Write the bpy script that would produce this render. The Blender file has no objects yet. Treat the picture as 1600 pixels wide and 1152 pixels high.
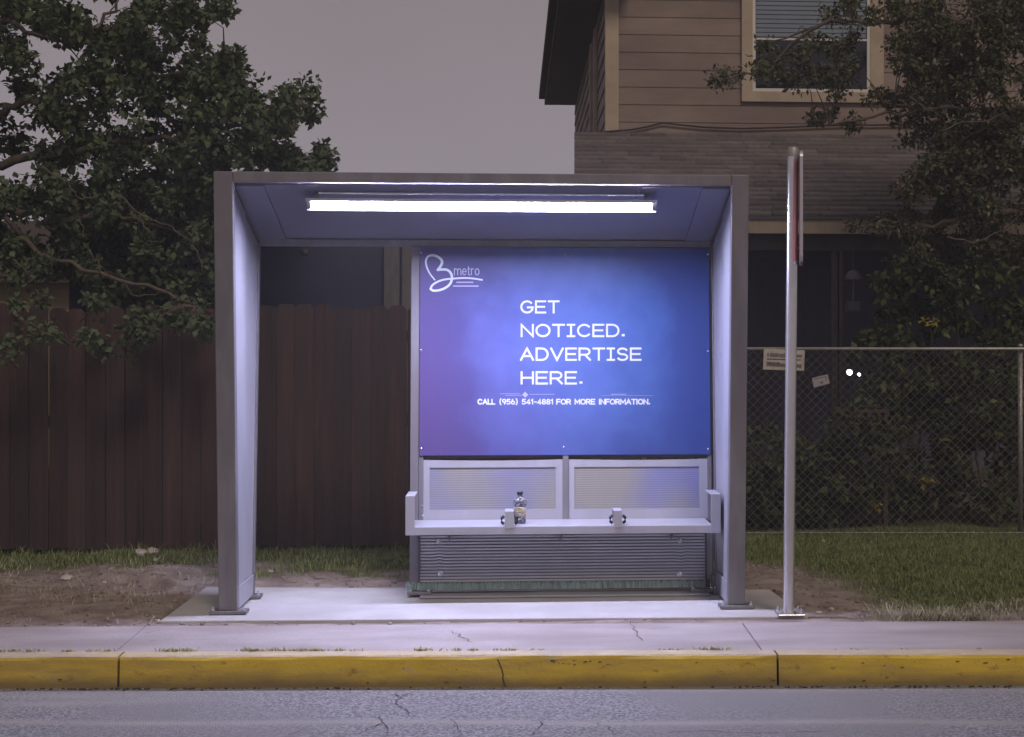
import bpy, math, random
import numpy as np
from mathutils import Vector, Matrix

S = bpy.context.scene
COL = S.collection
R = math.radians

# ------------------------------------------------------------------ camera
F, PSI, CAMH, HY = 2565.0, R(4.0), 1.55, 545.0
XP = 800 + F * math.tan(PSI)
cam = bpy.data.cameras.new("camera")
cam.sensor_fit = 'HORIZONTAL'
cam.sensor_width = 36.0
cam.lens = 36.0 * F / 1600.0
cam.shift_x = (800 - XP) / 1600.0
cam.shift_y = (HY - 576) / 1600.0
cam.clip_start = 0.1
cam.clip_end = 800
co = bpy.data.objects.new("camera", cam)
co.location = (0, 0, CAMH)
co.rotation_euler = (R(90), 0, -PSI)
COL.objects.link(co)
S.camera = co

# ------------------------------------------------------------------ night sky, street light, exposure
W = bpy.data.worlds.new("World")
S.world = W
W.use_nodes = True
nt = W.node_tree
nt.nodes.clear()
out = nt.nodes.new("ShaderNodeOutputWorld")
sky = nt.nodes.new("ShaderNodeTexSky")
sky.sky_type = 'NISHITA'
sky.sun_disc = False
sky.sun_elevation = R(-6)
sky.sun_rotation = R(140)
b1 = nt.nodes.new("ShaderNodeBackground")
b1.inputs[1].default_value = 0.05
nt.links.new(sky.outputs[0], b1.inputs[0])
tc = nt.nodes.new("ShaderNodeTexCoord")
sp = nt.nodes.new("ShaderNodeSeparateXYZ")
nt.links.new(tc.outputs["Generated"], sp.inputs[0])
cr = nt.nodes.new("ShaderNodeValToRGB")
cr.color_ramp.elements[0].position = 0.02
cr.color_ramp.elements[0].color = (0.345, 0.312, 0.348, 1)
cr.color_ramp.elements[1].position = 0.28
cr.color_ramp.elements[1].color = (0.232, 0.197, 0.208, 1)
nt.links.new(sp.outputs[2], cr.inputs[0])
b2 = nt.nodes.new("ShaderNodeBackground")
b2.inputs[1].default_value = 1.0
cn = nt.nodes.new("ShaderNodeTexNoise")
cn.inputs["Scale"].default_value = 3.5
cn.inputs["Detail"].default_value = 5
nt.links.new(tc.outputs["Generated"], cn.inputs["Vector"])
cm = nt.nodes.new("ShaderNodeMapRange")
cm.inputs["From Min"].default_value = 0.3
cm.inputs["From Max"].default_value = 0.7
cm.inputs["To Min"].default_value = 0.93
cm.inputs["To Max"].default_value = 1.07
nt.links.new(cn.outputs[0], cm.inputs[0])
cs = nt.nodes.new("ShaderNodeVectorMath")
cs.operation = 'SCALE'
nt.links.new(cr.outputs[0], cs.inputs[0])
nt.links.new(cm.outputs[0], cs.inputs["Scale"])
nt.links.new(cs.outputs[0], b2.inputs[0])
ad = nt.nodes.new("ShaderNodeAddShader")
nt.links.new(b1.outputs[0], ad.inputs[0])
nt.links.new(b2.outputs[0], ad.inputs[1])
nt.links.new(ad.outputs[0], out.inputs[0])

sun = bpy.data.lights.new("street_glow", 'SUN')
sun.energy = 1.0
sun.angle = R(14.0)
sun.color = (1.0, 0.84, 0.66)
so = bpy.data.objects.new("street_glow", sun)
so.rotation_euler = Vector((-0.22, 0.80, -0.74)).to_track_quat('-Z', 'Y').to_euler()
so.location = (30, -30, 15)
COL.objects.link(so)

S.view_settings.view_transform = 'Standard'
S.view_settings.look = 'None'
S.view_settings.exposure = 0
S.view_settings.gamma = 1
S.cycles.use_denoising = True
S.cycles.max_bounces = 8
S.cycles.sample_clamp_indirect = 6

TUBE_STRENGTH = 375.0
HAZE = 0.0030

# ------------------------------------------------------------------ pixel helpers (points on known world planes)
def ray(px):
    u = (px - XP) / F
    return u * math.cos(PSI) + math.sin(PSI), -u * math.sin(PSI) + math.cos(PSI)

def P(px, py, Y):
    dx, dy = ray(px)
    t = Y / dy
    return (t * dx, Y, CAMH - (py - HY) / F * t)

def G(px, py, z=0.0):
    t = F * (CAMH - z) / (py - HY)
    dx, dy = ray(px)
    return (t * dx, t * dy, z)

def yw(z):                      # the shelter's back wall leans a little
    return 10.31 + 0.085 * z

def PW(px, py, off=0.0):
    z = 1.2
    for _ in range(5):
        p = P(px, py, yw(z) - off)
        z = p[2]
    return p

# ------------------------------------------------------------------ materials
def new_mat(name):
    m = bpy.data.materials.new(name)
    m.use_nodes = True
    n = m.node_tree.nodes
    return m, n, m.node_tree.links, n["Principled BSDF"]

def mat(name, col, rough=0.6, metal=0.0, col2=None, scale=6.0, lo=0.35, hi=0.65, bump=0.0, bscale=None,
        stretch=(1, 1, 1), detail=6.0, spec=0.5, rvar=0.0, col3=None, scale3=1.2, island=0.0):
    m, n, l, p = new_mat(name)
    p.inputs["Roughness"].default_value = rough
    p.inputs["Metallic"].default_value = metal
    p.inputs["Specular IOR Level"].default_value = spec
    p.inputs["Base Color"].default_value = (*col, 1)
    tcn = n.new("ShaderNodeTexCoord")
    mp = n.new("ShaderNodeMapping")
    mp.inputs["Scale"].default_value = stretch
    l.new(tcn.outputs["Object"], mp.inputs[0])
    nz = n.new("ShaderNodeTexNoise")
    nz.inputs["Scale"].default_value = scale
    nz.inputs["Detail"].default_value = detail
    nz.inputs["Roughness"].default_value = 0.62
    l.new(mp.outputs[0], nz.inputs["Vector"])
    if col2:
        rp = n.new("ShaderNodeValToRGB")
        rp.color_ramp.elements[0].position = lo
        rp.color_ramp.elements[1].position = hi
        rp.color_ramp.elements[0].color = (*col, 1)
        rp.color_ramp.elements[1].color = (*col2, 1)
        l.new(nz.outputs[0], rp.inputs[0])
        src = rp.outputs[0]
        if col3:
            nz3 = n.new("ShaderNodeTexNoise")
            nz3.inputs["Scale"].default_value = scale3
            nz3.inputs["Detail"].default_value = 5
            l.new(mp.outputs[0], nz3.inputs["Vector"])
            r3 = n.new("ShaderNodeValToRGB")
            r3.color_ramp.elements[0].position = 0.45
            r3.color_ramp.elements[1].position = 0.65
            l.new(nz3.outputs[0], r3.inputs[0])
            mx = n.new("ShaderNodeMix")
            mx.data_type = 'RGBA'
            l.new(r3.outputs[0], mx.inputs[0])
            l.new(src, mx.inputs[6])
            mx.inputs[7].default_value = (*col3, 1)
            src = mx.outputs[2]
        if island:
            gi = n.new("ShaderNodeNewGeometry")
            mi_ = n.new("ShaderNodeMapRange")
            mi_.inputs["To Min"].default_value = 1 - island
            mi_.inputs["To Max"].default_value = 1 + island
            l.new(gi.outputs["Random Per Island"], mi_.inputs[0])
            vm = n.new("ShaderNodeVectorMath")
            vm.operation = 'SCALE'
            l.new(src, vm.inputs[0])
            l.new(mi_.outputs[0], vm.inputs["Scale"])
            src = vm.outputs[0]
        l.new(src, p.inputs["Base Color"])
    if rvar:
        mr = n.new("ShaderNodeMapRange")
        mr.inputs["To Min"].default_value = rough - rvar
        mr.inputs["To Max"].default_value = rough + rvar
        l.new(nz.outputs[0], mr.inputs[0])
        l.new(mr.outputs[0], p.inputs["Roughness"])
    if bump:
        nb = n.new("ShaderNodeTexNoise")
        nb.inputs["Scale"].default_value = bscale or scale * 4
        nb.inputs["Detail"].default_value = 6
        l.new(mp.outputs[0], nb.inputs["Vector"])
        bp = n.new("ShaderNodeBump")
        bp.inputs["Strength"].default_value = bump
        bp.inputs["Distance"].default_value = 0.02
        l.new(nb.outputs[0], bp.inputs["Height"])
        l.new(bp.outputs[0], p.inputs["Normal"])
    return m

def leaf_mat(name, c1, c2, c3=None, trans=0.12, rough=0.8):
    m, n, l, p = new_mat(name)
    g = n.new("ShaderNodeNewGeometry")
    rp = n.new("ShaderNodeValToRGB")
    rp.color_ramp.elements[0].color = (*c1, 1)
    rp.color_ramp.elements[1].color = (*c2, 1)
    if c3:
        e = rp.color_ramp.elements.new(0.93)
        e.color = (*c2, 1)
        rp.color_ramp.elements[-1].color = (*c3, 1)
    l.new(g.outputs["Random Per Island"], rp.inputs[0])
    l.new(rp.outputs[0], p.inputs["Base Color"])
    p.inputs["Roughness"].default_value = rough
    p.inputs["Specular IOR Level"].default_value = 0.15
    tr = n.new("ShaderNodeBsdfTranslucent")
    l.new(rp.outputs[0], tr.inputs[0])
    mx = n.new("ShaderNodeMixShader")
    mx.inputs[0].default_value = trans
    l.new(p.outputs[0], mx.inputs[1])
    l.new(tr.outputs[0], mx.inputs[2])
    l.new(mx.outputs[0], n["Material Output"].inputs[0])
    return m

def emit_mat(name, col, strength):
    m = bpy.data.materials.new(name)
    m.use_nodes = True
    n = m.node_tree.nodes
    n.remove(n["Principled BSDF"])
    e = n.new("ShaderNodeEmission")
    e.inputs[0].default_value = (*col, 1)
    e.inputs[1].default_value = strength
    m.node_tree.links.new(e.outputs[0], n["Material Output"].inputs[0])
    return m

def glass_mat(name, tint=(0.9, 0.95, 1.0)):
    m = bpy.data.materials.new(name)
    m.use_nodes = True
    n = m.node_tree.nodes
    l = m.node_tree.links
    n.remove(n["Principled BSDF"])
    t = n.new("ShaderNodeBsdfTransparent")
    t.inputs[0].default_value = (*tint, 1)
    g = n.new("ShaderNodeBsdfGlossy")
    g.inputs["Roughness"].default_value = 0.03
    f = n.new("ShaderNodeFresnel")
    f.inputs[0].default_value = 1.5
    mx = n.new("ShaderNodeMixShader")
    l.new(f.outputs[0], mx.inputs[0])
    l.new(t.outputs[0], mx.inputs[1])
    l.new(g.outputs[0], mx.inputs[2])
    l.new(mx.outputs[0], n["Material Output"].inputs[0])
    return m

M = {}
M['frame'] = mat('grey_painted_steel', (0.138, 0.132, 0.150), 0.45, 0.1, (0.198, 0.191, 0.210), 2.6, 0.36, 0.64, 0.06, 90, rvar=0.10, stretch=(3, 3, 0.7), col3=(0.160, 0.146, 0.158), scale3=3)  # same paint as the panels, darker copy for the dim fronts
M['ceiling'] = mat('ceiling_steel', (0.155, 0.155, 0.21), 0.36, 0.1, (0.175, 0.175, 0.23), 1.2, 0.3, 0.7)
M['panel'] = mat('panel_steel', (0.32, 0.32, 0.365), 0.40, 0.1, (0.39, 0.39, 0.44), 2.0, 0.3, 0.7, 0.05, 60, rvar=0.1, stretch=(3, 3, 0.8), col3=(0.345, 0.34, 0.375), scale3=3.5)  # same paint as the frame, lightened as if lamplit
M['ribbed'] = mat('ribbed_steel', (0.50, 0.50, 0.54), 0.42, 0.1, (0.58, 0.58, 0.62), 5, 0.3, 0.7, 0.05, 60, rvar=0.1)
M['groove'] = mat('shadowed_steel_slot', (0.26, 0.26, 0.31), 0.5, 0.1, (0.31, 0.31, 0.36), 8)  # darker copy of the rib steel, slot shade put into the colour
M['dark_steel'] = mat('dark_steel', (0.085, 0.085, 0.10), 0.5, 0.1, (0.115, 0.115, 0.13), 8, bump=0.05)
M['bolt'] = mat('zinc_bolt', (0.62, 0.62, 0.64), 0.25, 0.9)
M['black'] = mat('black_rubber', (0.012, 0.012, 0.016), 0.5)
M['galv'] = mat('galvanised_steel', (0.66, 0.66, 0.68), 0.24, 0.8, (0.72, 0.72, 0.74), 6, 0.35, 0.65)
M['galv_dull'] = mat('weathered_galvanised_steel', (0.30, 0.29, 0.28), 0.5, 0.6, (0.42, 0.41, 0.39), 14, 0.35, 0.65)
M['wire'] = mat('dull_wire', (0.15, 0.145, 0.135), 0.6, 0.3, (0.23, 0.22, 0.20), 5)
M['tube'] = emit_mat('lit_tube', (0.665, 0.67, 1.0), TUBE_STRENGTH)
M['alu'] = mat('white_reflector', (0.62, 0.62, 0.66), 0.35, 0.3)
M['concrete_new'] = mat('new_concrete', (0.43, 0.42, 0.425), 0.85, 0, (0.52, 0.51, 0.515), 5, 0.3, 0.7, 0.3, 120, col3=(0.405, 0.39, 0.39), scale3=1.6)
M['concrete_old'] = mat('old_concrete', (0.335, 0.30, 0.305), 0.9, 0, (0.46, 0.415, 0.415), 2.6, 0.3, 0.72, 0.45, 70, stretch=(0.6, 1.4, 1), col3=(0.32, 0.275, 0.27), scale3=1.4)
M['asphalt'] = mat('worn_asphalt', (0.20, 0.20, 0.22), 0.68, 0, (0.56, 0.555, 0.60), 68, 0.42, 0.62, 1.0, 190, stretch=(1, 1, 1), col3=(0.34, 0.335, 0.35), scale3=0.7)
def worn(m):  # mixes in the pale bands, tyre sheen painted among them
    n, l = m.node_tree.nodes, m.node_tree.links
    p = n["Principled BSDF"]
    src = p.inputs["Base Color"].links[0].from_socket
    a_ = n.new("ShaderNodeAttribute")
    a_.attribute_name = "pale"
    x = n.new("ShaderNodeMix")
    x.data_type = 'RGBA'
    l.new(a_.outputs["Fac"], x.inputs[0])
    l.new(src, x.inputs[6])
    x.inputs[7].default_value = (0.50, 0.485, 0.47, 1)
    l.new(x.outputs[2], p.inputs["Base Color"])
worn(M['asphalt'])
M['crack'] = mat('dark_crack', (0.055, 0.052, 0.052), 0.95)
M['dirt_crack'] = mat('soil_filled_crack', (0.10, 0.075, 0.055), 0.95)
M['roof_edge'] = mat('dark_trim', (0.06, 0.05, 0.043), 0.8, spec=0.2)
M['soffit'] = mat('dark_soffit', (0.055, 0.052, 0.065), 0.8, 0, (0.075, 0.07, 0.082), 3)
M['siding'] = mat('brown_lap_siding', (0.20, 0.150, 0.130), 0.75, 0, (0.30, 0.235, 0.205), 1.9, 0.3, 0.72, 0.2, 40, stretch=(0.6, 0.6, 1.6), col3=(0.18, 0.133, 0.12), scale3=0.9, island=0.07)
M['trim'] = mat('tan_trim', (0.36, 0.29, 0.215), 0.65, 0, (0.45, 0.37, 0.28), 3)
M['shingle'] = mat('grey_brown_shingles', (0.12, 0.108, 0.110), 0.9, 0, (0.20, 0.18, 0.18), 16, 0.3, 0.7, 0.8, 90, col3=(0.16, 0.14, 0.138), scale3=3.5, island=0.22)
M['porch_shade'] = mat('shaded_porch_wall', (0.10, 0.105, 0.15), 0.8, 0, (0.13, 0.13, 0.18), 2)  # dark navy puts the porch roof's shade into the wall colour
M['beam'] = mat('dark_beam', (0.10, 0.092, 0.095), 0.8, 0, (0.14, 0.125, 0.12), 5)
M['post_wood'] = mat('grey_post', (0.085, 0.078, 0.080), 0.8, 0, (0.13, 0.118, 0.112), 7, stretch=(3, 3, 0.6))
M['white_frame'] = mat('white_window_frame', (0.62, 0.60, 0.56), 0.5)
M['reflection_slats'] = mat('pale_reflection_slats', (0.70, 0.67, 0.62), 0.7, 0, (0.78, 0.75, 0.70), 2)  # pale tone of a reflection in the glass
M['glass'] = glass_mat('window_glass')
M['dark_room'] = mat('dark_room', (0.012, 0.014, 0.016), 0.9)
M['fence'] = mat('dark_stained_wood', (0.028, 0.016, 0.0145), 0.75, 0, (0.074, 0.039, 0.033), 4.0, 0.3, 0.72, 0.5, 30, stretch=(6, 6, 0.30), col3=(0.042, 0.029, 0.028), scale3=2.6, island=0.30)
M['bark'] = mat('bark', (0.085, 0.065, 0.05), 0.9, 0, (0.15, 0.12, 0.095), 10, bump=0.6, stretch=(2, 2, 0.6))
M['twig'] = mat('pale_twig', (0.085, 0.07, 0.06), 0.85, 0, (0.13, 0.108, 0.092), 12)
M['leaf_a'] = leaf_mat('dark_broad_leaves', (0.072, 0.100, 0.056), (0.125, 0.165, 0.088))
M['leaf_b'] = leaf_mat('olive_small_leaves', (0.062, 0.072, 0.042), (0.120, 0.128, 0.074), (0.30, 0.25, 0.165))
M['leaf_c'] = leaf_mat('shrub_leaves', (0.034, 0.050, 0.022), (0.10, 0.125, 0.055), (0.16, 0.16, 0.08))
M['leaf_y'] = leaf_mat('yellow_leaves', (0.24, 0.20, 0.03), (0.36, 0.30, 0.05))
M['grass'] = leaf_mat('lawn_grass', (0.13, 0.165, 0.065), (0.28, 0.33, 0.14), (0.42, 0.38, 0.24))
M['grass_dry'] = leaf_mat('dry_grass', (0.32, 0.31, 0.21), (0.55, 0.52, 0.40), (0.18, 0.23, 0.11))
M['weed'] = leaf_mat('kerb_weeds', (0.30, 0.33, 0.15), (0.55, 0.56, 0.33))
M['turf'] = leaf_mat('short_green_turf', (0.30, 0.42, 0.42), (0.50, 0.62, 0.62))
M['tan_wall'] = mat('tan_wall', (0.33, 0.26, 0.15), 0.8, 0, (0.40, 0.32, 0.20), 3, stretch=(0.4, 0.4, 5))
M['veiled_navy_wall'] = mat('veiled_navy_wall', (0.014, 0.020, 0.052), 0.7, 0, (0.020, 0.026, 0.062), 1.5)  # bluer for the tube's bloom, a veil of light put into the colour
M['stone'] = mat('pale_stone', (0.38, 0.33, 0.28), 0.9, 0, (0.55, 0.50, 0.44), 12, bump=0.5)
M['paper'] = mat('weathered_paper', (0.46, 0.42, 0.37), 0.8, 0, (0.58, 0.54, 0.48), 8, 0.35, 0.65, col3=(0.42, 0.36, 0.31), scale3=9)
M['paper_grey'] = mat('grey_paper', (0.30, 0.29, 0.30), 0.8, 0, (0.40, 0.39, 0.40), 9)
M['ink'] = mat('faded_ink', (0.045, 0.035, 0.04), 0.8, 0, (0.14, 0.11, 0.11), 30)
M['cable'] = mat('black_cable', (0.03, 0.026, 0.026), 0.7)
M['bench_wood'] = mat('reddish_weathered_wood', (0.05, 0.034, 0.028), 0.85, 0, (0.085, 0.06, 0.048), 6, stretch=(0.5, 3, 3))
M['feeder'] = mat('pale_metal', (0.10, 0.10, 0.115), 0.6)
M['white_spot'] = emit_mat('lit_lamp', (1.0, 0.97, 1.0), 14.0)
M['letter'] = mat('pale_print', (0.62, 0.66, 0.74), 0.5)
M['letter_dim'] = mat('lilac_print', (0.40, 0.38, 0.55), 0.5)
M['pet'] = mat('clear_plastic', (0.55, 0.56, 0.62), 0.12, 0.0, (0.10, 0.10, 0.13), 60, 0.42, 0.52, stretch=(1, 1, 1.4))  # black and white reflections mottled into the plastic's colour
M['pet'].node_tree.nodes["Principled BSDF"].inputs["Transmission Weight"].default_value = 0.35
M['label'] = mat('silver_label', (0.62, 0.60, 0.55), 0.35, 0.2, (0.14, 0.13, 0.15), 45, 0.47, 0.53, stretch=(0.7, 0.7, 2.5), col3=(0.52, 0.42, 0.16), scale3=17)
M['cap'] = mat('dark_cap', (0.02, 0.02, 0.035), 0.35)
M['sign_red'] = mat('red_sign_sheet', (0.34, 0.09, 0.075), 0.35)
M['sign_edge'] = mat('sign_aluminium', (0.50, 0.48, 0.52), 0.35, 0.7)

def ground_mat():
    m, n, l, p = new_mat('verge_soil')
    g = n.new("ShaderNodeTexCoord")
    def noise(sc, det=8, rough=0.6):
        z = n.new("ShaderNodeTexNoise")
        z.inputs["Scale"].default_value = sc
        z.inputs["Detail"].default_value = det
        z.inputs["Roughness"].default_value = rough
        l.new(g.outputs["Object"], z.inputs["Vector"])
        return z
    def ramp(src, stops):
        r = n.new("ShaderNodeValToRGB")
        e = r.color_ramp.elements
        e[0].position, e[0].color = stops[0][0], (*stops[0][1], 1)
        e[1].position, e[1].color = stops[-1][0], (*stops[-1][1], 1)
        for a, c in stops[1:-1]:
            k = e.new(a)
            k.color = (*c, 1)
        l.new(src, r.inputs[0])
        return r
    z1 = noise(5)
    soil = ramp(z1.outputs[0], [(0.3, (0.22, 0.168, 0.148)), (0.5, (0.36, 0.295, 0.265)), (0.7, (0.50, 0.425, 0.385))])
    z2 = noise(17)
    green = ramp(z2.outputs[0], [(0.3, (0.06, 0.064, 0.028)), (0.7, (0.13, 0.125, 0.06))])
    at = n.new("ShaderNodeAttribute")
    at.attribute_name = "grassy"
    mx = n.new("ShaderNodeMix")
    mx.data_type = 'RGBA'
    l.new(at.outputs["Fac"], mx.inputs[0])
    l.new(soil.outputs[0], mx.inputs[6])
    l.new(green.outputs[0], mx.inputs[7])
    l.new(mx.outputs[2], p.inputs["Base Color"])
    p.inputs["Roughness"].default_value = 0.95
    p.inputs["Specular IOR Level"].default_value = 0.2
    z3 = noise(38, 8, 0.7)
    bp = n.new("ShaderNodeBump")
    bp.inputs["Strength"].default_value = 0.9
    bp.inputs["Distance"].default_value = 0.03
    l.new(z3.outputs[0], bp.inputs["Height"])
    l.new(bp.outputs[0], p.inputs["Normal"])
    return m
M['soil'] = ground_mat()

def kerb_mat():
    m, n, l, p = new_mat('worn_yellow_paint')
    g = n.new("ShaderNodeTexCoord")
    def noise(sc, st=(1, 1, 1), det=8):
        mp = n.new("ShaderNodeMapping")
        mp.inputs["Scale"].default_value = st
        l.new(g.outputs["Object"], mp.inputs[0])
        z = n.new("ShaderNodeTexNoise")
        z.inputs["Scale"].default_value = sc
        z.inputs["Detail"].default_value = det
        z.inputs["Roughness"].default_value = 0.65
        l.new(mp.outputs[0], z.inputs["Vector"])
        return z.outputs[0]
    def ramp(src, a, b, ca, cb):
        r = n.new("ShaderNodeValToRGB")
        r.color_ramp.elements[0].position = a
        r.color_ramp.elements[1].position = b
        r.color_ramp.elements[0].color = (*ca, 1)
        r.color_ramp.elements[1].color = (*cb, 1)
        l.new(src, r.inputs[0])
        return r.outputs[0]
    def mix(f, a, b):
        x = n.new("ShaderNodeMix")
        x.data_type = 'RGBA'
        l.new(f, x.inputs[0])
        l.new(a, x.inputs[6])
        if isinstance(b, tuple):
            x.inputs[7].default_value = (*b, 1)
        else:
            l.new(b, x.inputs[7])
        return x.outputs[2]
    base = ramp(noise(4, (0.5, 1, 1.5)), 0.3, 0.7, (0.52, 0.355, 0.030), (0.68, 0.49, 0.055))
    smear = ramp(noise(2.3, (0.35, 1, 2.6)), 0.44, 0.68, (0, 0, 0), (0.85, 0.85, 0.85))
    c = mix(smear, base, (0.27, 0.19, 0.075))
    spots = ramp(noise(19, (0.7, 1, 1.5)), 0.60, 0.74, (0, 0, 0), (0.85, 0.85, 0.85))
    c = mix(spots, c, (0.13, 0.095, 0.05))
    bare = ramp(noise(5.5, (0.6, 1, 1.3)), 0.60, 0.66, (0, 0, 0), (0.8, 0.8, 0.8))
    c = mix(bare, c, (0.40, 0.33, 0.21))
    # grime along the gutter, ragged upper limit
    s = n.new("ShaderNodeSeparateXYZ")
    l.new(g.outputs["Object"], s.inputs[0])
    ad_ = n.new("ShaderNodeMath")
    ad_.operation = 'MULTIPLY_ADD'
    l.new(noise(3.5, (0.6, 1, 1)), ad_.inputs[0])
    ad_.inputs[1].default_value = -0.10
    l.new(s.outputs[2], ad_.inputs[2])
    gr = ramp(ad_.outputs[0], 0.0, 1.0, (0, 0, 0), (0, 0, 0))
    mr = n.new("ShaderNodeMapRange")
    mr.inputs["From Min"].default_value = -0.19
    mr.inputs["From Max"].default_value = -0.135
    mr.inputs["To Min"].default_value = 0.75
    mr.inputs["To Max"].default_value = 0.0
    l.new(ad_.outputs[0], mr.inputs[0])
    c = mix(mr.outputs[0], c, (0.13, 0.095, 0.06))
    l.new(c, p.inputs["Base Color"])
    p.inputs["Roughness"].default_value = 0.75
    nb = noise(60)
    bp = n.new("ShaderNodeBump")
    bp.inputs["Strength"].default_value = 0.5
    bp.inputs["Distance"].default_value = 0.01
    l.new(nb, bp.inputs["Height"])
    l.new(bp.outputs[0], p.inputs["Normal"])
    return m
M['kerb'] = kerb_mat()
M['kerb_top'] = mat('worn_kerb_top', (0.48, 0.38, 0.20), 0.85, 0, (0.58, 0.50, 0.36), 9, 0.3, 0.7, 0.4, 60, col3=(0.42, 0.36, 0.28), scale3=3)

def advert_mat(cx, cz):
    """printed sheet: violet to blue with a pale cloud (object coordinates in metres from the shelter's root)"""
    m, n, l, p = new_mat('printed_sheet')
    g = n.new("ShaderNodeTexCoord")
    s = n.new("ShaderNodeSeparateXYZ")
    l.new(g.outputs["Object"], s.inputs[0])
    def math_(op, a, b=None, c=None):
        k = n.new("ShaderNodeMath")
        k.operation = op
        for i, v in enumerate((a, b, c)):
            if v is None:
                continue
            if isinstance(v, (int, float)):
                k.inputs[i].default_value = v
            else:
                l.new(v, k.inputs[i])
        return k.outputs[0]
    nz = n.new("ShaderNodeTexNoise")
    nz.inputs["Scale"].default_value = 2.6
    nz.inputs["Detail"].default_value = 9
    nz.inputs["Roughness"].default_value = 0.62
    l.new(g.outputs["Object"], nz.inputs["Vector"])
    x = math_('SUBTRACT', s.outputs[0], cx)
    z = math_('SUBTRACT', s.outputs[2], cz)
    gx = math_('MULTIPLY_ADD', x, 0.42, 0.5)
    gx = math_('MULTIPLY_ADD', z, 0.10, gx)
    r1 = n.new("ShaderNodeValToRGB")
    e = r1.color_ramp.elements
    e[0].position, e[0].color = 0.10, (0.092, 0.062, 0.190, 1)
    e[1].position, e[1].color = 0.92, (0.032, 0.066, 0.235, 1)
    k = e.new(0.45)
    k.color = (0.046, 0.066, 0.225, 1)
    l.new(gx, r1.inputs[0])
    d = math_('SQRT', math_('ADD', math_('MULTIPLY', math_('MULTIPLY', x, 1.25), math_('MULTIPLY', x, 1.25)),
                            math_('MULTIPLY', math_('MULTIPLY', z, 1.15), math_('MULTIPLY', z, 1.15))))
    nn = math_('MULTIPLY_ADD', math_('SUBTRACT', nz.outputs[0], 0.5), 1.0, d)
    r2 = n.new("ShaderNodeValToRGB")
    e = r2.color_ramp.elements
    e[0].position, e[0].color = 0.22, (1, 1, 1, 1)
    e[1].position, e[1].color = 0.98, (0, 0, 0, 1)
    k = e.new(0.70)
    k.color = (0.55, 0.55, 0.55, 1)
    l.new(nn, r2.inputs[0])
    mx = n.new("ShaderNodeMix")
    mx.data_type = 'RGBA'
    nz2 = n.new("ShaderNodeTexNoise")
    nz2.inputs["Scale"].default_value = 6.5
    nz2.inputs["Detail"].default_value = 8
    l.new(g.outputs["Object"], nz2.inputs["Vector"])
    fac = math_('MULTIPLY', r2.outputs[0], math_('MULTIPLY_ADD', nz2.outputs[0], 0.9, 0.42))
    l.new(fac, mx.inputs[0])
    l.new(r1.outputs[0], mx.inputs[6])
    r3 = n.new("ShaderNodeValToRGB")
    e = r3.color_ramp.elements
    e[0].position, e[0].color = 0.30, (0.115, 0.135, 0.390, 1)
    e[1].position, e[1].color = 0.75, (0.062, 0.145, 0.390, 1)
    l.new(gx, r3.inputs[0])
    l.new(r3.outputs[0], mx.inputs[7])
    l.new(mx.outputs[2], p.inputs["Base Color"])
    p.inputs["Roughness"].default_value = 0.38
    p.inputs["Specular IOR Level"].default_value = 0.35
    return m

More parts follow.
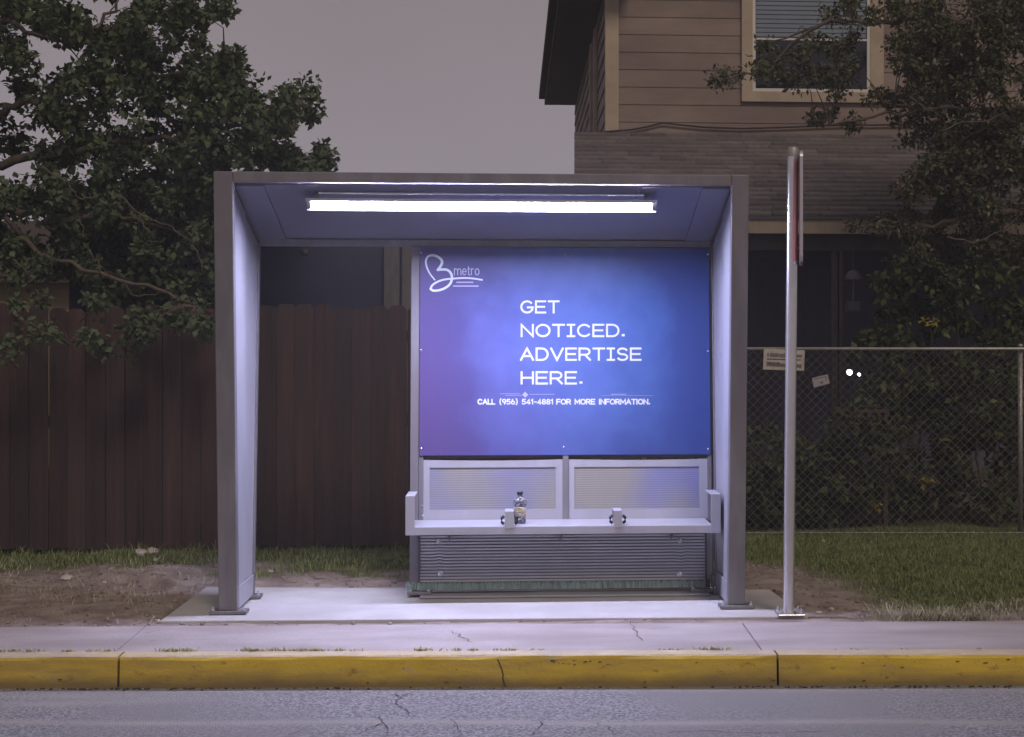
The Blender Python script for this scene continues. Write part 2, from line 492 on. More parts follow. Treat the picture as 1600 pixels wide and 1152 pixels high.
# ------------------------------------------------------------------ mesh builder
class MB:
    def __init__(self):
        self.v, self.f, self.mi = [], [], []
        self.m = 0
    def add(self, vs, fs):
        o = len(self.v)
        self.v += [tuple(map(float, q)) for q in vs]
        for q in fs:
            self.f.append(tuple(o + i for i in q))
            self.mi.append(self.m)
        return self
    def hexa(self, b, t):
        """b, t: four corner points each, bottom and top, same winding (counter-clockwise seen from above)"""
        return self.add(list(b) + list(t), [(3, 2, 1, 0), (4, 5, 6, 7), (0, 1, 5, 4), (1, 2, 6, 5), (2, 3, 7, 6), (3, 0, 4, 7)])
    def box(self, x0, x1, y0, y1, z0, z1):
        return self.hexa([(x0, y0, z0), (x1, y0, z0), (x1, y1, z0), (x0, y1, z0)],
                         [(x0, y0, z1), (x1, y0, z1), (x1, y1, z1), (x0, y1, z1)])
    def sbox(self, x0, x1, z0, z1, off, th):
        """box on the leaning back wall: off = distance of its front face before the wall plane"""
        a, b = yw(z0) - off, yw(z1) - off
        return self.hexa([(x0, a, z0), (x1, a, z0), (x1, a + th, z0), (x0, a + th, z0)],
                         [(x0, b, z1), (x1, b, z1), (x1, b + th, z1), (x0, b + th, z1)])
    def prism(self, poly, vec):
        n = len(poly)
        vec = Vector(vec)
        a = [Vector(q) for q in poly]
        b = [q + vec for q in a]
        fs = [tuple(range(n)), tuple(range(2 * n - 1, n - 1, -1))]
        fs += [(i, i + n, (i + 1) % n + n, (i + 1) % n) for i in range(n)]
        return self.add(a + b, fs)
    def tube(self, pts, r, n=8, cap=True):
        pts = [Vector(q) for q in pts]
        if not hasattr(r, '__len__'):
            r = [r] * len(pts)
        vs, fs = [], []
        up = None
        for i, q in enumerate(pts):
            d = (pts[min(i + 1, len(pts) - 1)] - pts[max(i - 1, 0)]).normalized()
            if up is None:
                up = Vector((0, 0, 1)) if abs(d.z) < 0.9 else Vector((1, 0, 0))
            a = d.cross(up)
            if a.length < 1e-5:
                a = d.cross(Vector((0.3, 1, 0.2)))
            a.normalize()
            b = d.cross(a).normalized()
            for k in range(n):
                t = 2 * math.pi * k / n
                vs.append(q + (a * math.cos(t) + b * math.sin(t)) * r[i])
        for i in range(len(pts) - 1):
            for k in range(n):
                fs.append((i * n + k, i * n + (k + 1) % n, (i + 1) * n + (k + 1) % n, (i + 1) * n + k))
        if cap:
            fs.append(tuple(range(n - 1, -1, -1)))
            fs.append(tuple(range((len(pts) - 1) * n, len(pts) * n)))
        return self.add(vs, fs)
    def lathe(self, c, prof, n=24):
        vs, fs = [], []
        for r, z in prof:
            for k in range(n):
                t = 2 * math.pi * k / n
                vs.append((c[0] + r * math.cos(t), c[1] + r * math.sin(t), c[2] + z))
        for i in range(len(prof) - 1):
            for k in range(n):
                fs.append((i * n + k, i * n + (k + 1) % n, (i + 1) * n + (k + 1) % n, (i + 1) * n + k))
        fs.append(tuple(range(n - 1, -1, -1)))
        fs.append(tuple(range((len(prof) - 1) * n, len(prof) * n)))
        return self.add(vs, fs)
    def dome(self, c, r, axis=(0, -1, 0), n=10, h=0.5):
        ax = Vector(axis).normalized()
        a = ax.orthogonal().normalized()
        b = ax.cross(a)
        vs, fs = [], []
        rings = [(1.0, 0.0), (0.86, 0.55 * h), (0.5, 0.9 * h)]
        for rr, hh in rings:
            for k in range(n):
                t = 2 * math.pi * k / n
                vs.append(Vector(c) + (a * math.cos(t) + b * math.sin(t)) * r * rr + ax * r * hh)
        vs.append(Vector(c) + ax * r * h)
        for i in range(2):
            for k in range(n):
                fs.append((i * n + k, i * n + (k + 1) % n, (i + 1) * n + (k + 1) % n, (i + 1) * n + k))
        for k in range(n):
            fs.append((2 * n + k, 2 * n + (k + 1) % n, 3 * n))
        return self.add(vs, fs)

def wl(o):
    p = Vector((0, 0, 0))
    while o is not None:
        p += o.location
        o = o.parent
    return p

def build(name, mb, mats, parent=None, origin=None, smooth=False, bevel=0.0):
    me = bpy.data.meshes.new(name)
    base = wl(parent) if parent else Vector(origin or (0, 0, 0))
    vs = [(a[0] - base.x, a[1] - base.y, a[2] - base.z) for a in mb.v]
    me.from_pydata(vs, [], mb.f)
    if not isinstance(mats, (list, tuple)):
        mats = [mats]
    for m in mats:
        me.materials.append(m)
    if len(mats) > 1:
        me.polygons.foreach_set("material_index", mb.mi)
    if smooth:
        me.polygons.foreach_set("use_smooth", [True] * len(me.polygons))
    me.update()
    o = bpy.data.objects.new(name, me)
    COL.objects.link(o)
    if parent:
        o.parent = parent
    else:
        o.location = base
    if bevel:
        b = o.modifiers.new("bevel", 'BEVEL')
        b.width = bevel
        b.segments = 2
        b.limit_method = 'ANGLE'
    return o

def smooth_angle(o, deg=40):
    o.data.polygons.foreach_set("use_smooth", [True] * len(o.data.polygons))
    try:
        o.data.set_sharp_from_angle(angle=R(deg))
    except Exception:
        pass

def thing(name, label, cat, loc=(0, 0, 0), group=None):
    o = bpy.data.objects.new(name, None)
    o.empty_display_size = 0.1
    o.location = loc
    COL.objects.link(o)
    return tag(o, label, cat, group)

def tag(o, label=None, cat=None, group=None, kind=None):
    if label: o['label'] = label
    if cat: o['category'] = cat
    if group: o['group'] = group
    if kind: o['kind'] = kind
    return o

def copy_part(o, parent, delta):
    c = o.copy()
    COL.objects.link(c)
    c.parent = parent
    c.location = o.location + Vector(delta)
    return c

rng = np.random.default_rng(7)
random.seed(7)

# small value noise for terrain, numpy
_perm = np.random.default_rng(3).random((256, 256))
def vnoise(x, y):
    xi = np.floor(x).astype(int); yi = np.floor(y).astype(int)
    fx = x - xi; fy = y - yi
    fx = fx * fx * (3 - 2 * fx); fy = fy * fy * (3 - 2 * fy)
    g = lambda a, b: _perm[a % 256, b % 256]
    return (g(xi, yi) * (1 - fx) + g(xi + 1, yi) * fx) * (1 - fy) + (g(xi, yi + 1) * (1 - fx) + g(xi + 1, yi + 1) * fx) * fy
def fbm(x, y, s=1.0, o=4):
    r = 0; a = 0.5; t = 0
    for i in range(o):
        r = r + a * vnoise(x * s * 2 ** i + 17.3 * i, y * s * 2 ** i + 5.1 * i)
        t += a; a *= 0.5
    return r / t

# ------------------------------------------------------------------ setting: ground, pad, sidewalk, kerb, road
def line(p, q):
    s = (q[1] - p[1]) / (q[0] - p[0])
    return lambda x: p[1] + s * (x - p[0])
walk_back = line(G(0, 980), G(1600, 970))
kerb_back = line(G(0, 1019), G(1600, 1015))
kerb_front = line(G(0, 1026.5), G(1600, 1022))
PAD = [G(250, 972), G(1262, 965), G(1203, 923), G(322, 919)]
PADZ = 0.007

def in_pad(x, y, mg=0.0):
    ok = np.ones_like(x, dtype=bool)
    for i in range(4):
        a, b = PAD[i], PAD[(i + 1) % 4]
        ex, ey = b[0] - a[0], b[1] - a[1]
        L = math.hypot(ex, ey)
        ok &= ((x - a[0]) * (-ey) + (y - a[1]) * ex) / L > -mg
    return ok

def sgrass(x, y):
    """how grassy the verge is, 0..1"""
    n1 = fbm(x, y, 1.6)
    n2 = fbm(x + 31, y - 9, 4.0)
    left = np.clip((y - 11.55 + (n1 - 0.5) * 1.6) / 0.5, 0, 1)
    left = np.maximum(left, np.clip((-3.05 - x + (n1 - 0.5) * 1.8) / 0.8, 0, 1) * np.clip((n2 - 0.30) * 4, 0, 0.8))
    right = np.clip((x - 2.15 + (n1 - 0.5) * 0.9 + (y - 10.2) * 0.35) / 0.5, 0, 1)
    right = right * np.clip((y - walk_back(x) - 0.22) / 0.35, 0, 1)
    return np.where(x < 1.5, left, right)

_bk = [G(-10, 905), G(70, 896), (G(140, 903)), G(205, 909), G(250, 914), G(290, 926), G(325, 934)]
BANK = ([q[0] for q in _bk], [q[1] for q in _bk])

def ground_z(x, y):
    n = fbm(x, y, 1.3, 5)
    n3 = fbm(x + 50, y, 7.0, 3)
    z = -0.006 + (n - 0.5) * 0.085 + (n3 - 0.5) * 0.030
    edge = np.clip((y - walk_back(x)) / 0.25, 0, 1)
    z = z * edge - 0.008 * (1 - edge)
    z = np.where(in_pad(x, y, 0.015) | (y < walk_back(x) + 0.008), -0.06, z)
    # a low bank of trampled soil with a sharp lip, left of the pad
    yc = np.interp(x, BANK[0], BANK[1])
    t_ = y - yc
    lip = 0.050 / (1 + np.exp(-np.clip(t_ / 0.012, -50, 50))) * np.exp(-np.clip(t_, 0, 9) / 0.55)
    z = z + lip * np.clip((x + 3.3) / 0.5, 0, 1) * np.clip((-1.72 - x) / 0.15, 0, 1) * (0.6 + 0.8 * n3)
    near_pad = in_pad(x, y, 0.16) & ~in_pad(x, y, 0.015)
    z = np.where(near_pad & (y > walk_back(x) + 0.008), np.minimum(z, 0.004) * 0.5 - 0.004, z)
    return z

xs = np.concatenate([np.linspace(-200, -12, 24), np.arange(-11.5, -5, 0.35), np.arange(-5, 5.2, 0.032), np.arange(5.3, 12, 0.35), np.linspace(13, 200, 24)])
ys = np.concatenate([np.arange(8.42, 13.6, 0.032), np.arange(13.7, 24, 0.4), np.linspace(25, 400, 26)])
gx, gy = np.meshgrid(xs, ys)
gz = ground_z(gx, gy)
# under the kerb and walk, keep the soil well below the slabs
gz = np.where(gy < walk_back(gx) + 0.008, -0.30, gz)
nx, ny = len(xs), len(ys)
vid = np.arange(nx * ny).reshape(ny, nx)
quads = np.stack([vid[:-1, :-1], vid[:-1, 1:], vid[1:, 1:], vid[1:, :-1]], -1).reshape(-1, 4)
me = bpy.data.meshes.new("ground")
me.from_pydata(np.stack([gx, gy, gz], -1).reshape(-1, 3).tolist(), [], quads.tolist())
at = me.attributes.new("grassy", 'FLOAT', 'POINT')
at.data.foreach_set("value", sgrass(gx, gy).ravel().astype(np.float32))
me.polygons.foreach_set("use_smooth", [True] * len(me.polygons))
me.materials.append(M['soil'])
o = bpy.data.objects.new("ground", me)
COL.objects.link(o)
tag(o, kind='structure')

mb = MB()
mb.hexa([(q[0], q[1], -0.12) for q in PAD], [(q[0], q[1], PADZ) for q in PAD])
tag(build("concrete_pad", mb, M['concrete_new'], bevel=0.006), kind='structure')

def ribbon(pts, w, z):
    """flat jagged strip on a horizontal surface: vertices and faces"""
    vs, fs = [], []
    n = len(pts)
    for i, q in enumerate(pts):
        a = Vector(pts[max(i - 1, 0)][:2]); b = Vector(pts[min(i + 1, n - 1)][:2])
        d = (b - a).normalized()
        nn = Vector((-d.y, d.x))
        ww = w * (0.35 + random.random()) * (0.35 if i in (0, n - 1) else 1)
        vs += [(q[0] + nn.x * ww, q[1] + nn.y * ww, z), (q[0] - nn.x * ww, q[1] - nn.y * ww, z)]
    for i in range(n - 1):
        fs.append((2 * i, 2 * i + 1, 2 * i + 3, 2 * i + 2))
    return vs, fs

def jag(a, b, n, amp):
    a, b = Vector(a), Vector(b)
    d = (b - a)
    nn = Vector((-d.y, d.x, 0)).normalized()
    return [tuple(a + d * (i / n) + nn * (random.uniform(-amp, amp) if 0 < i < n else 0)) for i in range(n + 1)]

# sidewalk: slabs with thin tooled joints
mb = MB()
XL, XR = -25.0, 25.0
joints = [XL]
for px0, py0, px1, py1 in ((-560, 980, -640, 1020), (228, 977, 178, 1019), (1158, 972, 1190, 1017), (2000, 968, 2080, 1015)):
    joints.append((G(px0, py0)[0], G(px1, py1)[0]))
joints.append(XR)
prevb = prevf = XL
for j in joints[1:]:
    jb, jf = (j, j) if not isinstance(j, tuple) else j
    a, b, c, d = (prevf, kerb_back(prevf)), (jf, kerb_back(jf)), (jb, walk_back(jb)), (prevb, walk_back(prevb))
    mb.hexa([(q[0], q[1], -0.12) for q in (a, b, c, d)], [(q[0], q[1], 0.0) for q in (a, b, c, d)])
    prevb, prevf = jb + 0.007, jf + 0.007
mb.m = 1
for pa, pb, n, amp in (((985, 970), (1004, 1002), 9, 0.02), ((228, 990), (250, 985), 5, 0.008), ((218, 997), (246, 994), 5, 0.006),
                       ((232, 1003), (246, 1001), 5, 0.006), ((700, 985), (740, 1005), 8, 0.02), ((355, 973), (400, 970), 6, 0.005),
                       ((1010, 984), (1045, 981), 6, 0.006)):
    v, f = ribbon(jag(G(*pa), G(*pb), n, amp), 0.0035, 0.003)
    mb.add(v, f)
tag(build("sidewalk", mb, [M['concrete_old'], M['dirt_crack']], bevel=0.004), kind='structure')

# kerb: battered painted face, worn top, three joints
ROADZ = -0.157
mb = MB()
cuts = [XL, G(-900, 1022)[0], G(191, 1022)[0], G(1214, 1022)[0], G(2200, 1022)[0], XR]
for i in range(len(cuts) - 1):
    x0, x1 = cuts[i] + 0.006, cuts[i + 1] - 0.006
    sl = 0.010
    steps = 24 if (x1 - x0) < 6 else 30
    for k in range(steps):
        a = x0 + (x1 - x0) * k / steps
        b = x0 + (x1 - x0) * (k + 1) / steps
        wob = lambda x: 0.0025 * math.sin(x * 5.1) + 0.002 * math.sin(x * 13.7 + 1)
        prof = lambda x: [(kerb_front(x) - 0.022 + wob(x), ROADZ - 0.1), (kerb_front(x) - 0.006 + wob(x), -0.018 + wob(x) * 0.6),
                          (kerb_front(x) + 0.004, -0.005 + wob(x) * 0.8), (kerb_front(x) + 0.017, 0.001), (kerb_back(x) - 0.004, 0.002), (kerb_back(x) - 0.004, -0.3)]
        pa, pb = prof(a), prof(b)
        vs = [(a, *q) for q in pa] + [(b, *q) for q in pb]
        for s in range(5):
            mb.m = 0 if s < 2 else 1
            mb.add([vs[s], vs[s + 6], vs[s + 7], vs[s + 1]], [(0, 1, 2, 3)])
        mb.m = 0
        if k == 0:
            mb.add(vs[:6], [(0, 1, 2, 3, 4, 5)])
        if k == steps - 1:
            mb.add(vs[6:], [(5, 4, 3, 2, 1, 0)])
mb.m = 2
mb.add([(XL, kerb_front(XL) + 0.015, ROADZ - 0.1), (XR, kerb_front(XR) + 0.015, ROADZ - 0.1), (XR, kerb_front(XR) + 0.03, -0.03), (XL, kerb_front(XL) + 0.03, -0.03)], [(0, 1, 2, 3)])
# wandering cracks and chips beside the joints
def face_pt(px, f):
    x = G(px, 1050, -0.08)[0]
    return (x, kerb_front(x) - 0.006 - 0.016 * f - 0.004, -0.018 + (ROADZ + 0.018) * f)
for a, b, w in ((779, 790, 0.0035),):
    pts = [face_pt(a + (b - a) * k / 9 + random.uniform(-2, 2), k / 9) for k in range(10)]
    for k in range(9):
        p, q = pts[k], pts[k + 1]
        mb.add([(p[0] - w, p[1], p[2]), (p[0] + w, p[1], p[2]), (q[0] + w * 0.6, q[1], q[2]), (q[0] - w * 0.6, q[1], q[2])], [(0, 1, 2, 3)])
for k in range(34):
    px = random.choice((random.gauss(890, 45), random.uniform(0, 1600), random.gauss(1430, 90)))
    f = abs(random.gauss(0.10, 0.05)) if 800 < px < 980 else random.uniform(0.05, 0.9)
    if f > 0.92: continue
    c = face_pt(px, f)
    rr = random.uniform(0.002, 0.007)
    poly = [(c[0] + rr * (1.4 + random.random()) * math.cos(a), c[1] + 0.0016 - rr * 0.12 * math.sin(a) * -1 - 0.001, c[2] + rr * (0.35 + 0.3 * random.random()) * math.sin(a)) for a in [2 * math.pi * i / 7 for i in range(7)]]
    mb.add(poly, [tuple(range(7))])
tag(build("kerb", mb, [M['kerb'], M['kerb_top'], M['crack']]), kind='structure')

# road: one sheet with pale bands and tyre sheen painted into its colour, cracks laid on it
def pale(X, Y):
    """how pale the asphalt is: straight bands and two arcs of painted tyre sheen"""
    xc = X * math.cos(PSI) - Y * math.sin(PSI)
    zc = X * math.sin(PSI) + Y * math.cos(PSI)
    px = XP + F * xc / zc
    py = HY + F * (CAMH - ROADZ) / zc
    n = fbm(X, Y, 6.0, 3)
    b = lambda c, w: np.exp(-((py - c) / w) ** 2)
    r = 0.85 * b(1129 + 1.5 * np.sin(X * 3), 4.0)
    fade = np.clip((430 - px) / 350, 0, 1)
    r = r + fade * (0.75 * b(1104 - 0.00003 * (px + 300) ** 2, 5.0) + 0.6 * b(1090 - 0.00002 * (px + 200) ** 2, 4.0))
    r = r + 0.35 * b(1079, 3.0)
    return np.clip(r * (0.45 + 1.0 * n), 0, 1)
rx = np.concatenate([np.linspace(-150, -5, 12), np.arange(-4.6, 4.6, 0.03), np.linspace(5, 150, 12)])
rt_ = np.concatenate([-np.array([60, 30, 15, 8, 4.0, 2.4]), np.arange(-1.9, 0, 0.014), [0.0]])
RX, RT = np.meshgrid(rx, rt_)
RY = kerb_front(RX) + 0.012 + RT
ny_, nx_ = RX.shape
vid = np.arange(nx_ * ny_).reshape(ny_, nx_)
rq = np.stack([vid[:-1, :-1], vid[:-1, 1:], vid[1:, 1:], vid[1:, :-1]], -1).reshape(-1, 4)
mb = MB()
mb.add(np.stack([RX, RY, np.full_like(RX, ROADZ)], -1).reshape(-1, 3).tolist(), rq.tolist())
road_n = nx_ * ny_
def GR(px, py, z=ROADZ):
    return G(px, py, z)
mb.m = 1
for pts in ([(617, 1084), (626, 1092), (618, 1100), (632, 1108), (640, 1120)], [(700, 1124), (712, 1131), (722, 1148)], [(928, 1131), (948, 1136), (958, 1148)],
            [(610, 1152), (596, 1128), (590, 1118)], [(450, 1150), (470, 1142), (492, 1140)], [(1040, 1146), (1100, 1143), (1180, 1147), (1300, 1144)],
            [(830, 1150), (842, 1138), (846, 1128)], [(640, 1084), (630, 1090)], [(560, 1146), (600, 1130)]):
    fine = []
    for i in range(len(pts) - 1):
        fine += jag(GR(*pts[i]), GR(*pts[i + 1]), 5, 0.012)[:-1]
    fine.append(GR(*pts[-1]))
    v, f = ribbon(fine, 0.0027, ROADZ + 0.004)
    mb.add(v, f)
road = tag(build("road", mb, [M['asphalt'], M['crack']]), kind='structure')
at = road.data.attributes.new("pale", 'FLOAT', 'POINT')
pv = np.zeros(len(mb.v), dtype=np.float32)
pv[:road_n] = pale(RX, RY).ravel()
at.data.foreach_set("value", pv)

# ------------------------------------------------------------------ bus shelter
XI0, XI1 = -1.590, 1.278            # inner faces of the side frames
XO0, XO1 = -1.698, 1.378            # outer faces
YF1, YF0 = 9.50, 9.66               # front face of the posts, at the top and at the foot
YB1, YB0 = 10.56, 10.32             # back edge, top and foot
ZT, ZC = 2.562, 2.502               # roof top and underside at the front
ZTB, ZCB = 2.285, 2.222             # at the back
FZ = 0.030                          # foot plate top
shelter = thing("bus_shelter", "grey steel bus shelter with slanted side frames, lit roof tube and violet advert wall", "bus shelter",
                ((XI0 + XI1) / 2, 10.0, PADZ))
def yf(z):
    return YF0 + (YF1 - YF0) * (z - FZ) / (ZC - FZ)
def yb(z):
    return YB0 + (YB1 - YB0) * (z - FZ) / (ZCB - FZ)

for s, xi, xo in ((-1, XI0, XO0), (1, XI1, XO1)):
    a, b = min(xi, xo), max(xi, xo)
    mb = MB()
    z0, z1 = FZ, ZT
    d = 0.075
    mb.hexa([(a, yf(z0), z0), (b, yf(z0), z0), (b, yf(z0) + d, z0), (a, yf(z0) + d, z0)],
            [(a, yf(z1), z1), (b, yf(z1), z1), (b, yf(z1) + d, z1), (a, yf(z1) + d, z1)])
    build("front_post", mb, M['frame'], shelter, bevel=0.005)
    # back post of the side frame
    mb = MB()
    z0, z1 = FZ, ZCB - 0.002
    w = 0.055
    c, e = (xi - w, xi) if s < 0 else (xi, xi + w)
    mb.hexa([(c, yb(z0) - 0.055, z0), (e, yb(z0) - 0.055, z0), (e, yb(z0), z0), (c, yb(z0), z0)],
            [(c, yb(z1) - 0.055, z1), (e, yb(z1) - 0.055, z1), (e, yb(z1), z1), (c, yb(z1), z1)])
    build("rear_post", mb, M['frame'], shelter, bevel=0.004)
    # sheet between them, a little recessed, with a fold down its middle
    mb = MB()
    rec = 0.012
    x0 = xi + s * rec
    def sheet(f0, f1, za, zbk, dx0, dx1):
        q = []
        for f, dx in ((f0, dx0), (f1, dx1)):
            for z in ('b', 't'):
                if z == 'b':
                    zz = za
                else:
                    zz = ZC - 0.004 + (ZCB - ZC) * f
                y = (yf(zz) + 0.076) * (1 - f) + (yb(zz) - 0.0555) * f
                q.append((x0 + s * dx, y, zz))
        p0b, p0t, p1b, p1t = q
        t = s * 0.016
        mb.hexa([p0b, p1b, (p1b[0] + t, p1b[1], p1b[2]), (p0b[0] + t, p0b[1], p0b[2])] if s < 0 else
                [p1b, p0b, (p0b[0] + t, p0b[1], p0b[2]), (p1b[0] + t, p1b[1], p1b[2])],
                [p0t, p1t, (p1t[0] + t, p1t[1], p1t[2]), (p0t[0] + t, p0t[1], p0t[2])] if s < 0 else
                [p1t, p0t, (p0t[0] + t, p0t[1], p0t[2]), (p1t[0] + t, p1t[1], p1t[2])])
    sheet(0.0, 0.47, FZ + 0.01, 0, 0.0, 0.0)
    sheet(0.475, 1.0, FZ + 0.01, 0, 0.012, 0.0)
    build("side_panel", mb, M['panel'], shelter)
    # kick plate at the foot
    mb = MB()
    zk = 0.155
    xk = xi + s * 0.003
    mb.hexa([(min(xk, xk + s * 0.008), yf(FZ) + 0.077, FZ), (max(xk, xk + s * 0.008), yf(FZ) + 0.077, FZ), (max(xk, xk + s * 0.008), yb(FZ) - 0.057, FZ), (min(xk, xk + s * 0.008), yb(FZ) - 0.057, FZ)],
            [(min(xk, xk + s * 0.008), yf(zk) + 0.077, zk), (max(xk, xk + s * 0.008), yf(zk) + 0.077, zk), (max(xk, xk + s * 0.008), yb(zk) - 0.057, zk), (min(xk, xk + s * 0.008), yb(zk) - 0.057, zk)])
    build("kick_plate", mb, M['panel'], shelter, bevel=0.002)
    # foot plates with bolts
    for yc, big in ((YF0 + 0.035, True), (YB0 - 0.03, False)):
        mb = MB()
        wx = 0.055 if big else 0.05
        mb.box(a - 0.05 if big else c - 0.02, b + 0.055 if big else e + 0.045 if s < 0 else e + 0.02, yc - 0.062, yc + 0.062, PADZ + 0.004, FZ)
        fp = build("foot_plate", mb, M['frame'], shelter, bevel=0.003)
        for bx in ((a - 0.03, b + 0.035) if big else ((e + 0.028,) if s < 0 else (c - 0.005,))):
            for by in (yc - 0.04,) if big else (yc - 0.042,):
                mb = MB()
                mb.tube([(bx, by, FZ), (bx, by, FZ + 0.010)], 0.012, 6)
                mb.tube([(bx, by, FZ + 0.010), (bx, by, FZ + 0.026)], 0.006, 8)
                build("bolt", mb, M['bolt'], fp)

# roof
mb = MB()
mb.hexa([(XI0 + 0.001, YF1, ZC), (XI1 - 0.001, YF1, ZC), (XI1 - 0.001, YF1 + 0.075, ZC), (XI0 + 0.001, YF1 + 0.075, ZC)],
        [(XI0 + 0.001, YF1, ZT), (XI1 - 0.001, YF1, ZT), (XI1 - 0.001, YF1 + 0.075, ZT), (XI0 + 0.001, YF1 + 0.075, ZT)])
build("roof_beam", mb, M['frame'], shelter, bevel=0.004)
mb = MB()
yy0, yy1 = YF1 + 0.076, YB1 + 0.05
kz = (ZCB - ZC) / (YB1 - YF1)
zc_at = lambda y: ZC + kz * (y - YF1)
mb.hexa([(XO0 + 0.003, yy0, zc_at(yy0) + 0.03), (XO1 - 0.003, yy0, zc_at(yy0) + 0.03), (XO1 - 0.003, yy1, zc_at(yy1) + 0.03), (XO0 + 0.003, yy1, zc_at(yy1) + 0.03)],
        [(XO0 + 0.003, yy0, zc_at(yy0) + 0.058), (XO1 - 0.003, yy0, zc_at(yy0) + 0.058), (XO1 - 0.003, yy1, zc_at(yy1) + 0.058), (XO0 + 0.003, yy1, zc_at(yy1) + 0.058)])
build("roof", mb, M['frame'], shelter, bevel=0.003)
# ceiling sheets under it: two narrow end strips and one wide sheet, tiny steps between
seams = [XI0 + 0.001, XI0 + 0.165, XI1 - 0.165, XI1 - 0.001]
for i in range(3):
    mb = MB()
    x0, x1 = seams[i], seams[i + 1] - 0.0015
    dz = 0.004 if i != 1 else 0.012
    ya, yb_ = YF1 + 0.077, YB1 - 0.058
    mb.hexa([(x0, ya, zc_at(ya) + dz), (x1, ya, zc_at(ya) + dz), (x1, yb_, zc_at(yb_) + dz), (x0, yb_, zc_at(yb_) + dz)],
            [(x0, ya, zc_at(ya) + 0.028), (x1, ya, zc_at(ya) + 0.028), (x1, yb_, zc_at(yb_) + 0.028), (x0, yb_, zc_at(yb_) + 0.028)])
    build("ceiling_panel", mb, M['ceiling'], shelter)
mb = MB()
mb.box(XI0 + 0.001, XI1 - 0.001, YB1 - 0.056, YB1 + 0.002, ZCB - 0.022, ZCB + 0.02)
build("rear_beam", mb, M['frame'], shelter, bevel=0.003)
for px in (457, 1049):
    p = P(px, 268, YF1 + 0.2)
    mb = MB()
    mb.box(p[0] - 0.033, p[0] + 0.033, p[1] - 0.02, p[1] + 0.03, zc_at(p[1]) + 0.0585, zc_at(p[1]) + 0.122)
    build("roof_clip", mb, M['alu'], shelter, bevel=0.003)

# light: fitting with visor and rear lip shaped to block light, lit tube, end brackets
YT = 9.70
tl, tr_ = P(487, 320, YT), P(1018, 320, YT)
ZTU = (tl[2] + tr_[2]) / 2
mb = MB()
xa, xb = tl[0] - 0.030, tr_[0] + 0.030
mb.prism([(xa, YT - 0.040, ZTU + 0.0285), (xa, YT + 0.036, ZTU + 0.0285), (xa, YT + 0.036, ZTU - 0.036), (xa, YT + 0.032, ZTU - 0.036), (xa, YT + 0.032, ZTU + 0.0265), (xa, YT - 0.0385, ZTU + 0.0265), (xa, YT - 0.0385, ZTU + 0.010), (xa, YT - 0.040, ZTU + 0.010)][::-1], (xb - xa, 0, 0))
fx = build("light_fitting", mb, M['alu'], shelter)
mb = MB()
mb.tube([(tl[0], YT, ZTU), (tl[0] + 0.012, YT, ZTU), (tr_[0] - 0.012, YT, ZTU), (tr_[0], YT, ZTU)], [0.016, 0.0260, 0.0260, 0.016], 20)
build("light_tube", mb, M['tube'], fx, smooth=False)
mb = MB()
mb.box(tl[0] + 0.05, tr_[0] - 0.05, YT - 0.082, YT - 0.076, ZTU + 0.050, ZTU + 0.059)
build("highlight_strip", mb, M['alu'], fx)  # added bar catching tube light, stands in for the bright line above it
for xx, sd in ((tl[0], -1), (tr_[0], 1)):
    mb = MB()
    e0, e1 = sorted((xx + sd * 0.002, xx + sd * 0.0295))
    mb.box(e0, e1, YT - 0.026, YT + 0.0315, ZTU - 0.027, ZTU + 0.026)
    build("end_cap", mb, M['frame'], fx, bevel=0.003)
    mb = MB()
    xx = xx - sd * 0.03
    mb.box(xx - 0.010, xx + 0.010, YT - 0.015, YT + 0.025, ZTU + 0.029, zc_at(YT) + 0.004)
    build("hanger_bracket", mb, M['frame'], fx)
    mb = MB()
    xx = xx - sd * 0.05
    mb.box(xx - 0.006, xx + 0.006, YT - 0.0755, YT - 0.070, ZTU + 0.050, zc_at(YT - 0.07) + 0.004)
    build("strip_hanger", mb, M['frame'], fx)

# rear wall: tall left post, frame, panels
def wx(px, py=600, off=0.0):
    return PW(px, py, off)[0]
def wz(py, px=880, off=0.0):
    return PW(px, py, off)[2]
xl0, xl1 = wx(641.5), wx(655)
xr0, xr1 = wx(1110), XI1 - 0.002
mb = MB()
mb.sbox(xl0, xl1, FZ, ZCB - 0.024, 0.0, 0.055)
build("wall_post", mb, M['frame'], shelter, bevel=0.003)
mb = MB()
mb.sbox(xr0 + 0.002, xr1, FZ, ZCB - 0.024, -0.012, 0.03)
build("wall_post", mb, M['frame'], shelter, bevel=0.003)
zadt, zadb = wz(388), wz(711)
# advert
AX0, AX1 = wx(655.5, off=0.012), wx(1109.5, off=0.012)
mb = MB()
mb.sbox(AX0, AX1, zadb, zadt, 0.012, 0.010)
acx = (AX0 + AX1) / 2 - shelter.location.x
acz = (zadb + zadt) / 2 - shelter.location.z
advert = build("advertisement_panel", mb, advert_mat(acx, acz - 0.03), shelter, bevel=0.0015)
advert['label'] = "violet blue printed advert with white lettering and swirling logo"
mb = MB()
mb.sbox(xl1 + 0.001, xr0 + 0.001, ZCB - 0.075, ZCB - 0.0245, -0.004, 0.03)
build("wall_header", mb, M['frame'], shelter, bevel=0.003)
for q in ((658, 395), (883, 398), (1106.5, 397), (658, 548), (1106.5, 549), (658, 701), (881, 699), (1106.5, 702)):
    mb = MB()
    c = PW(q[0], q[1], 0.0122)
    mb.dome(c, 0.0072, (0, -1, 0.05), 10, 0.5)
    build("screw", mb, M['bolt'], advert, smooth=True)

